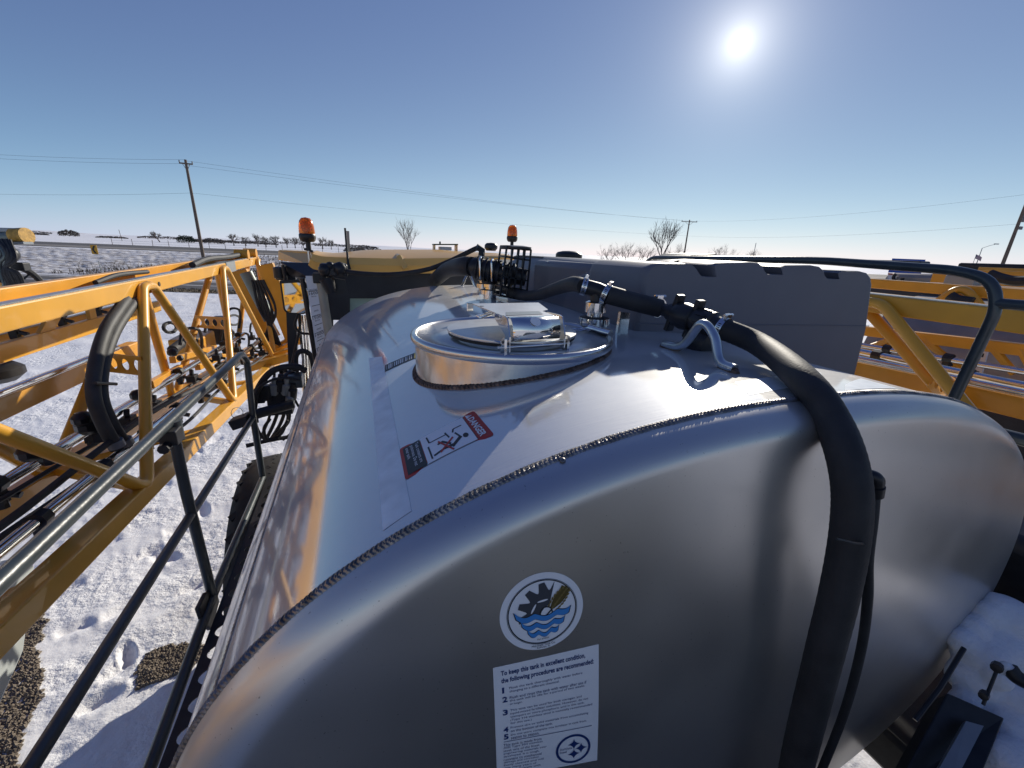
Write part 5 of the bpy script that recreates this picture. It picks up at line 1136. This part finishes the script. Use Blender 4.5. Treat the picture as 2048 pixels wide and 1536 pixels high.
# ------------------------------------------------------------------ spray booms folded along both sides
m_shine = m_chrome
def nozzle(c, par, d):
    b = MB(); b.tube([c-d*.028, c+d*.028], .040, 8); o = b.build('nozzle_body', m_pla, par)
    b = MB(); b.box(c+Vector((0, 0, -.06)), (.022, .022, .035)); b.tube([c+Vector((0, 0, -.08)), c+Vector((0, 0, -.12))], .024, 8); b.tube([c+Vector((.03, 0, -.05)), c+Vector((.075, 0, -.065))], .016, 7); b.build('nozzle_cap', m_pla, o, False); return o
def perf_plate(par, a, c, hgt, nh):
    d = (c-a); return perforated('cross_plate', a-Vector((0, 0, hgt/2)), d, Vector((0, 0, 1)), d.length, hgt, nh, min(.045, d.length/nh*.33), hgt*.30, m_yel2, par, .008, 8)
def inner_boom(mx, dz, label, detail=True):
    X = (lambda x: x) if not mx else (lambda x: 2*XC-x)
    V = lambda x, y, z: Vector((X(x), y, z))
    zu = lambda y: 3.155+.0155*y+dz          # upper chord top
    zl = lambda y: 2.395-.0785*y+dz*.5        # near lower chord top
    t = thing('spray_boom', V(-1.45, 4.5, 2.0), label, 'spray boom', 'folded spray booms of the sprayer')
    y0, y1 = -.8, 7.9
    b = MB(); b.beam(V(-1.50, y0, zu(y0)-.055), V(-1.50, y1, zu(y1)-.055), .10, .11); b.build('upper_chord', m_yel, t, False, .008)
    fz = -.035 if mx else .005
    b = MB(); b.beam(V(-1.66, y0, zu(y0)+fz), V(-1.66, y1, zu(y1)+fz), .05, .07); b.build('upper_flange', m_yel2, t, False, .006)
    b = MB(); b.beam(V(-1.59, y0, zu(y0)-.06), V(-1.59, y1, zu(y1)-.06), .1, .05); b.build('upper_web', m_yel2, t, False)
    b = MB(); b.beam(V(-1.485, y0, zu(y0)+.004), V(-1.485, y1-.4, zu(y1-.4)+.004), .05, .006); b.build('wear_strip', m_galv, t, False)
    b = MB(); b.beam(V(-1.22, y0, zl(y0)-.05), V(-1.22, y1, zl(y1)-.05), .10, .10); b.build('lower_chord', m_yel, t, False, .008)
    b = MB(); b.beam(V(-1.78, y0, zl(y0)-.02), V(-1.78, y1, zl(y1)-.02), .12, .10); b.build('lower_chord', m_yel2, t, False, .008)
    bots = [.75, 2.57, 4.35, 6.56]; tops = [-.2, 1.62, 3.78, 5.78, 7.7]
    if mx: bots = [.5, 2.5, 4.4, 6.5]; tops = [-.6, 1.68, 3.6, 5.6, 7.6]
    for i, yb_ in enumerate(bots):       # V shaped bent tubes, near face
        lp, tp, tn = V(-1.185, yb_, zl(yb_)-.03), V(-1.43, tops[i]+.08, zu(tops[i])-.05), V(-1.43, tops[i+1]-.08, zu(tops[i+1])-.05)
        b = MB(); b.tube(fillet([V(-1.43, tops[i]-.02, zu(tops[i])-.045), tp, lp, tn, V(-1.43, tops[i+1]+.02, zu(tops[i+1])-.045)], .09, 7), .032, 12); b.build('strut', m_yel, t)
        # far face
        lp2 = V(-1.76, yb_+.35, zl(yb_)-.0); b = MB()
        b.tube([V(-1.6, tops[i]+.35, zu(tops[i])-.1), lp2+Vector((0, -.06, 0))], .034, 10); b.build('strut', m_yel2, t)
        b = MB(); b.tube([lp2+Vector((0, .06, 0)), V(-1.6, tops[i+1]+.1, zu(tops[i+1])-.1)], .034, 10); b.build('strut', m_yel2, t)
        # cross plates between the faces
        for f in (.55,):
            a_ = (lp*(1-f)+tn*f); c_ = (lp2*(1-f)+V(-1.6, tops[i+1]+.1, zu(tops[i+1])-.1)*f); perf_plate(t, c_, a_, .13, 4)
        b = MB(); b.beam(lp, lp2, .05, .05); b.build('cross_bar', m_yel2, t, False, .005)
        mm = (lp+V(-1.22, bots[i]+1, zl(bots[i]+1)-.05))/2
        b = MB(); b.beam(lp2, V(-1.22, yb_+1.1, zl(yb_+1.1)-.05), .05, .04); b.build('cross_bar', m_yel2, t, False, .005)
    # wet boom pipe with nozzle bodies
    zp = lambda y: 2.40-.035*y+dz*.5
    b = MB(); b.tube([V(-1.36, y0, zp(y0)), V(-1.36, 6.9, zp(6.9))], .026, 12); b.build('spray_pipe', m_shine, t)
    for k in range(14 if detail else 6): y = .6+k*.5; nozzle(V(-1.36, y, zp(y)), t, Vector((0, 1, 0)))
    b = MB(); b.tube([V(-1.62, y0, zp(y0)+.08), V(-1.62, 6.9, zp(6.9)+.05)], .03, 12); b.build('spray_pipe', m_shine, t)
    for k in range(9 if detail else 4): y = .9+k*.72; nozzle(V(-1.62, y, zp(y)+.08), t, Vector((0, 1, 0)))
    # folded tip section lying inside the truss
    b = MB(); b.beam(V(-1.86, y0, 2.66+dz), V(-1.86, 4.4, 2.58+dz), .09, .12); b.build('tip_chord', m_yel2, t, False, .008)
    b = MB(); b.tube([V(-1.80, y0, 2.75+dz), V(-1.80, 4.0, 2.67+dz)], .022, 10); b.build('spray_pipe', m_chrome, t)
    if detail:
        for pts, dr in (([(276, 596), (262, 612), (228, 664), (206, 730), (203, 795), (225, 850), (253, 893)], .033), ([(252, 600), (240, 616), (210, 664), (190, 735), (188, 795), (207, 850), (234, 897)], .034)):
            hp = [P(x, y, 0, -1.47+.02*i) for i, (x, y) in enumerate(pts)]; b = MB(); b.tube(spline(hp, 8), dr, 14); h_ = b.build('supply_hose', m_hose2, t)
            b = MB(); b.lathe([(dr, -.02), (dr+.006, -.02), (dr+.006, .02), (dr, .02)], hp[-1]+Vector((0, 0, .03)), (hp[-1]-hp[-2]).normalized(), 16); b.build('hose_clamp', m_grey, h_)
        b = MB(); b.tube([P(190, 766, 0, -1.36), P(232, 768, 0, -1.36)], .01, 6); b.build('hose_tie', m_pla, t)
        random.seed(33)
        for k in range(4):       # service hoses lashed along the truss
            x0, z0 = -1.28-.08*k, -.02*k; pts = [V(x0+random.uniform(-.03, .03), y, zl(y)+.10+z0+random.uniform(-.03, .05)+.12*(k % 2)) for y in (1.2, 1.9, 2.7, 3.4, 4.2, 5.0, 5.8, 6.6)]
            b = MB(); b.tube(spline(pts, 6), .012+.005*(k % 3), 7); b.build('service_hose', m_hose, t)
        for k in range(9):
            y = 2.9+k*.5; c_ = V(-1.3-.35*random.random(), y, zl(y)+.12+random.uniform(0, .25)); b = MB(); b.box(c_, (.035, .05, .03)); b.tube([c_+Vector((0, 0, .03)), c_+Vector((0, .02, .08))], .018, 7); b.tube([c_, c_+Vector((.07, .01, -.02))], .014, 7); b.build('pipe_fitting', m_pla, t, False, .004)
        for k, (x, y) in enumerate(((360, 690), (410, 665), (455, 640), (475, 690), (500, 665))):
            q = P(x, y, 0, -1.7); b = MB(); b.tube(spline([q, q+Vector((.02, .1, .13)), q+Vector((.08, .3, .1)), q+Vector((.05, .45, -.05)), q+Vector((0, .5, -.2))], 6), .016, 7); b.build('hose_loop', m_hose, t)
        for (xa, ya, xb, yb2) in ((345, 720, 430, 695), (395, 735, 470, 700), (300, 770, 360, 735)):
            b = MB(); b.beam(P(xa, ya, 0, -1.6), P(xb, yb2, 0, -1.75), .05, .06); b.build('linkage_bar', m_yel2, t, False, .006)
        # rubber grommets, bolts, tape on the upper chord
        q = P(318, 568, 0, -1.449); b = MB(); b.lathe([(.018, -.004), (.018, .004), (0, .005)], q, (1, 0, 0), 10); b.build('bolt_head', m_pla, t)
        b = MB(); b.beam(V(-1.5, 5.95, zu(5.95)-.055), V(-1.5, 6.35, zu(6.35)-.055), .112, .122); b.build('wrap_band', m_grey, t, False)
        b = MB(); b.tube(spline([V(-1.5, 5.0, zu(5)+.03), V(-1.53, 5.6, zu(5.6)+.06), V(-1.53, 6.4, zu(6.4)+.05), V(-1.56, 7.2, zu(7.2)+.05)], 6), .03, 8); b.build('hydraulic_hose', m_hose, t)
        b = MB(); b.tube(spline([V(-1.55, 3.4, zu(3.4)+.01), V(-1.55, 3.7, zu(3.7)+.035), V(-1.57, 4.2, zu(4.2)+.02)], 6), .016, 8); b.build('hydraulic_hose', m_hose, t)
        for y in (7.2, 7.75):
            b = MB(); b.tube([V(-1.62, y, zu(y)+.05), V(-1.45, y, zu(y)+.05)], .075, 14); b.build('pivot_eye', m_yel2, t)
        # root frame: inclined arms with cylinder
        for (xa, ya, xb, yb2, dd) in ((478, 540, 545, 700, 7.3), (530, 528, 592, 690, 7.0)):
            b = MB(); b.beam(P(xa, ya, 1, dd), P(xb, yb2, 1, dd), .22, .13, up=(0, 1, 0)); b.build('root_arm', m_yel2, t, False, .012)
        b = MB(); b.tube([P(492, 545, 1, 7.1), P(540, 640, 1, 7.05)], .085, 14); b.build('hydraulic_cylinder', m_gcyl, t)
        b = MB(); b.tube([P(540, 640, 1, 7.05), P(556, 672, 1, 7.0)], .04, 10); b.build('cylinder_rod', m_chrome, t)
        for k in range(5):
            random.seed(80+k); b = MB(); b.tube(spline([P(505+k*5, 560, 1, 7-.02*k), P(520+k*8, 620, 1, 6.95), P(545-k*3, 655+k*4, 1, 6.9), P(560, 690, 1, 6.9)], 6), .022, 7); b.build('hydraulic_hose', m_hose, t)
        for j in range(4): b = MB(); b.beam(P(498+j*12, 735-j*9, 1, 6.3+.25*j), P(582, 712-j*11, 1, 6.3+.25*j), .16, .10); b.build('root_bar', m_yel2, t, False, .01)
        b = MB(); b.box(P(388, 690, 0, -2.0), (.16, .30, .13)); b.build('hinge_block', m_yel2, t, False, .02)
        b = MB(); b.box(P(440, 660, 0, -1.9), (.10, .2, .18)); b.build('pump_housing', m_pla, t, False, .03)
        for (x, y) in ((455, 668), (340, 655), (468, 640)):
            b = MB(); b.tube([P(x+13*math.cos(k*.45), y+10*math.sin(k*.45), 0, -1.95) for k in range(14)], .018, 7, closed=True); b.build('hydraulic_hose', m_hose, t)
        b = MB(); b.tube(spline([P(345, 700, 0, -1.9), P(370, 684, 0, -1.9), P(405, 680, 0, -1.9)], 6), .05, 10); b.build('hydraulic_hose', m_hose, t)
        for (x, y, s_) in ((178, 850, .065), (165, 838, .05), (262, 905, .045), (275, 790, .045), (345, 705, .04), (60, 905, .05)): b = MB(); b.ball(P(x, y, 0, -1.5), s_, 10, (1, 1.1, .9)); b.ball(P(x, y, 0, -1.5)+Vector((.03, .04, -.06)), s_*.7, 8); b.build('section_valve', m_pla, t)
    return t
bl = inner_boom(False, 0, 'yellow spray boom truss folded along the left side of the steel tank')
brt = inner_boom(True, .15, 'yellow spray boom truss folded along the right side behind the grey plastic tank', False)

def outer_boom(x, zlow, ztop, y0, y1, label, side, webs=True):
    t = thing('outer_boom_section', (x, (y0+y1)/2, zlow), label, 'spray boom', 'outer boom sections')
    b = MB(); b.beam((x, y0, zlow+.05), (x, y1, zlow+.04), .05, .12); b.build('lower_chord', m_yel, t, False, .006)
    n = int((y1-y0)/.62) if webs else 0
    if webs: b = MB(); b.beam((x, y0, ztop), (x, y1, ztop), .07, .10); b.build('upper_chord', m_yel, t, False, .006)
    for i in range(n):
        ya = y0+(y1-y0)*i/n; yb_ = ya+(y1-y0)/n*.62
        b = MB(); b.beam((x, ya, zlow+.06), (x, yb_ if i % 2 else ya+.03, ztop-.03), .03, .10, up=(0, 1, .01)); b.build('web_plate', m_yel, t, False, .004)
    b = MB(); b.tube([(x-.14*side, y0, zlow+.16), (x-.14*side, y1, zlow+.16)], .026, 10); b.build('spray_pipe', m_chrome, t)
    k = 0
    while y0+.4+k*.55 < y1: nozzle(Vector((x-.14*side, y0+.4+k*.55, zlow+.16)), t, Vector((0, 1, 0))); k += 1
    b = MB(); b.beam((x-.26*side, y0, zlow+.05), (x-.26*side, y1, zlow+.05), .05, .08); b.build('lower_chord', m_yel2, t, False, .006)
    return t
ob = outer_boom(-2.25, 2.69, 3.07, 2.0, 6.1, 'second yellow boom section with plate webs, beyond the left boom truss', 1)
b = MB(); b.ball((-2.35, 3.75, 2.58), .11, 10, (1, 1.5, .7)); b.build('foam_marker', m_pla, ob)
outer_boom(3.75, 2.66, 3.0, -.6, 5.5, 'second yellow boom section lying low beyond the right boom truss', -1, False)

# lower poly skirt tank under the left boom
ps = thing('rinse_canister', (-2.2, 3.0, 1.6), 'translucent grey plastic canister hanging under the left boom', 'canister')
m_can = M('cloudy_plastic', (.42, .45, .44), .4, 0, .1, 5)
pp = [P(x, y, 0, -2.0) for x, y in ((-40, 1160), (60, 1110), (75, 1130), (52, 1300), (0, 1420), (-60, 1420))]
b = MB(); b.prism(pp, (-.3, 0, 0)); b.build('body', m_can, ps, False, .03)
b = MB(); b.prism([P(x, y, 0, -1.99) for x, y in ((-10, 1150), (26, 1140), (28, 1158), (-10, 1166))], (.006, 0, 0)); b.build('orange_label', m_orange, ps, False)

# ------------------------------------------------------------------ neighbouring machines
nl = thing('neighbouring_sprayer', A(-40, 600, 6.5), 'front boom gear of another sprayer at the left photo edge with hose reel', 'sprayer')
D_ = 6.3
b = MB(); b.tube([A(-120, 486, D_), A(26, 474, D_)], .085, 14); b.build('grey_arm', m_gcyl, nl)
b = MB(); b.beam(A(-60, 458, D_), A(50, 461, D_), .16, .06); b.build('top_plate', m_grey, nl, False, .01)
b = MB(); b.tube([A(30, 472, D_), A(54, 471, D_)], .115, 18); b.build('rest_roller', m_orange if False else M('worn_yellow_pad', (.50, .28, .05), .6, 0, .3, 20, .3, 40), nl)
b = MB(); b.beam(A(20, 487, D_), A(57, 486, D_), .14, .035); b.build('roller_bracket', m_grey, nl, False)
b = MB(); b.beam(A(22, 460, D_), A(26, 487, D_), .14, .03); b.build('roller_bracket', m_grey, nl, False)
for k in range(6):
    random.seed(90+k); b = MB(); b.tube(spline([A(-20+k*6, 484, D_-.1), A(2+k*4, 505+3*k, D_-.15), A(-12+k*5, 530, D_-.1), A(4+k*3, 560+6*k, D_-.05), A(10+k*4, 600, D_)], 6), .011+.006*(k % 3), 8); b.build('hydraulic_hose', m_hose if k % 2 else m_gcyl, nl)
b = MB(); b.ball(A(12, 508, D_), .15, 16, (1, 1, .9)); b.build('accumulator', m_pla, nl)
b = MB(); b.box(A(2, 535, D_), (.10, .12, .22)); b.build('valve_bank', m_pla, nl, False, .02)
for k in range(7):
    random.seed(190+k); b = MB(); b.tube(spline([A(-10+k*5, 480, D_-.2), A(8+k*4, 495+4*k, D_-.25), A(20-k*2, 520+3*k, D_-.2), A(6+k*5, 545, D_-.2), A(18+k*5, 575, D_-.1), A(8+k*6, 610, D_-.1)], 6), .02+.008*(k % 2), 8); b.build('hydraulic_hose', m_hose, nl)
c = A(26, 578, D_+.1); axd = (ray(22, 592).normalized()*-1+Vector((.6, 0, .1))).normalized()
o = None
b = MB(); ring = []
u1 = axd.orthogonal().normalized(); u2 = axd.cross(u1)
b.tube([c+(u1*math.cos(k*.2094)+u2*math.sin(k*.2094))*.36 for k in range(30)], .045, 8, closed=True); o = b.build('hose_reel', m_rub, nl)
for k in range(8): b = MB(); b.tube([c, c+(u1*math.cos(k*.785)+u2*math.sin(k*.785))*.36], .014, 6); b.build('reel_spoke', m_pla, o)
b = MB(); b.tube([c+axd*-.1, c+axd*.1], .09, 14); b.build('reel_hub', m_pla, o)
b = MB(); b.box(A(34, 533, D_), (.12, .08, .06)); b.build('junction_box', m_pla, nl, False, .01)
b = MB(); b.beam(A(-60, 528, D_+.2), A(40, 590, D_+.2), .10, .07); b.build('yellow_arm', m_yel2, nl, False, .01)
b = MB(); b.beam(A(-60, 560, D_+.25), A(20, 600, D_+.25), .06, .05); b.build('yellow_arm', m_yel2, nl, False, .01)

# right neighbour: steel tank, boom chords, cab bars
nr = thing('neighbouring_sprayer', (6.6, 3.4, 0), 'neighbouring yellow sprayer with steel tank seen past the right handrail', 'sprayer')
def R5(x, y, X=5.0): return P(x, y, 0, X)
ta = P(1900, 720, 0, 5.2)
def neighbour_tank(x0, y0_, y1_, zc, a, h, par):
    b = MB(); m = 40; rws = []
    for j in range(12):
        y = y0_+(y1_-y0_)*j/11; rws.append([Vector((x0+a*math.copysign(abs(math.cos(k*2*math.pi/m))**.85, math.cos(k*2*math.pi/m)), y, zc+h*math.copysign(abs(math.sin(k*2*math.pi/m))**.85, math.sin(k*2*math.pi/m)))) for k in range(m+1)])
    b.sheet(rws); b.add(rws[0][:-1], [tuple(range(m))]); b.add(rws[-1][:-1], [tuple(range(m))])
    return b.build('steel_tank', m_oldst, par)
nt_ = neighbour_tank(6.95, .2, 3.15, 2.32, 1.2, .88, nr)
b = MB(); b.box((5.1, .9, 2.02), (.4, 2.2, .42)); b.build('chassis', m_navy, nr, False, .03)  # added navy box, its dark colour stands in for shadow low on the tank
gp_ = [P(1960, 685, 0, 6.0), P(1973, 685, 0, 6.0), P(1962, 740, 0, 6.0), P(1950, 740, 0, 6.0)]
b = MB(); b.add([p+Vector((-.3, -.0, 0)) for p in gp_], [(0, 1, 2, 3)])
gs2 = MB(); g0, g1 = P(1968, 680, 0, 5.55), P(1938, 790, 0, 5.55); gs2.beam(g0, g1, .02, .10, up=(0, 1, 0)); gst = gs2.build('gauge_strip', m_white, nr, False)
for k in range(6):
    q = g0.lerp(g1, .1+k*.16)-Vector((.013, 0, 0)); b = MB(); b.beam(q+Vector((0, -.03, 0)), q+Vector((0, .03, 0)), .004, .035); b.build('mark', m_ink, gst, False)
b = MB(); b.beam(P(1600, 555, 0, 4.6), P(2300, 611, 0, 4.6), .09, .085); b.build('boom_chord', m_yel2, nr, False, .008)
b = MB(); b.beam(P(1600, 646, 0, 4.9), P(2300, 730, 0, 4.9), .09, .095); b.build('boom_chord', m_yel2, nr, False, .008)
for (xa, ya, xb, yb2) in ((1826, 664, 1712, 704), (1830, 672, 1748, 704), (1836, 676, 1800, 706), (1838, 676, 1928, 738), (1850, 676, 1918, 742), (1985, 694, 2030, 748), (2042, 698, 2072, 752)):
    b = MB(); b.tube([P(xa, ya, 0, 4.88), P(xb, yb2, 0, 4.88)], .03, 8); b.build('strut', m_yel2, nr)
b = MB(); b.tube(fillet([P(1872, 606, 0, 4.5), P(1925, 570, 0, 4.5), P(1962, 615, 0, 4.5)], .25, 8), .032, 10); b.build('strut', m_yel2, nr)
b = MB(); b.tube(spline([P(1900, 592, 0, 4.45), P(1915, 600, 0, 4.45), P(1945, 605, 0, 4.45)], 6), .04, 8); b.build('hydraulic_hose', m_hose, nr)
b = MB(); b.tube([P(1720, 690, 0, 4.7), P(2060, 745, 0, 4.7)], .025, 10); b.build('spray_pipe', m_chrome, nr)
for x in (1775, 1840, 1897): nozzle(P(x, 698+(x-1775)*.15, 0, 4.7), nr, Vector((0, 1, 0)))
b = MB(); b.box(P(1930, 562, 0, 5.0), (.10, .10, .045)); b.build('work_lamp', m_grey, nr, False, .01)
b = MB(); b.beam(P(1860, 568, 0, 5.05), P(2100, 582, 0, 5.05), .16, .03); b.build('walkway_edge', m_galv, nr, False)
b = MB(); b.beam(P(1870, 552, 0, 5.6), P(2100, 562, 0, 5.6), .12, .14); b.build('boom_chord', m_yel2, nr, False, .008)
b = MB(); b.tube(spline([P(1978, 548, 0, 5.0), P(2000, 556, 0, 5.0), P(2030, 562, 0, 5.0), P(2080, 560, 0, 5.0)], 6), .04, 8); b.build('hydraulic_hose', m_hose, nr)
nr2 = thing('distant_sprayer', (9.5, 7.0, 0), 'second neighbouring sprayer further off with round sticker on its steel tank', 'sprayer')
b = MB(); b.beam(P(1500, 518, 0, 7.5), P(1850, 530, 0, 7.5), .25, .10); b.build('boom_cover', m_pla, nr2, False, .02)
b = MB(); b.beam(P(1925, 533, 0, 7.5), P(2150, 540, 0, 7.5), .25, .09); b.build('boom_cover', m_pla, nr2, False, .02)
b = MB(); b.beam(P(1960, 539, 0, 7.3), P(2150, 547, 0, 7.3), .12, .06); b.build('boom_chord', m_yel2, nr2, False, .01)
b = MB(); tcx = P(1800, 560, 0, 7.8)
b.prism([P(x, y, 0, 7.0) for x, y in ((1775, 545), (1870, 548), (1876, 562), (1880, 572), (1830, 588), (1790, 592), (1768, 580), (1764, 560))], (1.2, 0, 0)); tk = b.build('steel_tank', m_oldst, nr2, False, .06)
sq = [P(x, y, 0, 6.98) for x, y in ((1776, 546), (1792, 547), (1793, 556), (1784, 563), (1775, 557))]
b = MB(); b.add(sq, [tuple(range(5))]); stk_ = b.build('sticker', m_white, tk, False)
b = MB(); b.add([P(x, y, 0, 6.97) for x, y in ((1776, 546), (1792, 547), (1792, 550), (1776, 549))], [(0, 1, 2, 3)]); b.build('sticker_band', m_red, tk, False)
b = MB(); b.tube([P(1796+9*math.cos(k*.42), 556+9*math.sin(k*.42), 0, 6.9) for k in range(11)], .022, 6); b.build('hydraulic_hose', m_hose, nr2)
b = MB(); b.beam(P(1720, 580, 0, 6.8), P(2050, 620, 0, 6.8), .3, .18); b.build('chassis', m_navy, nr2, False)
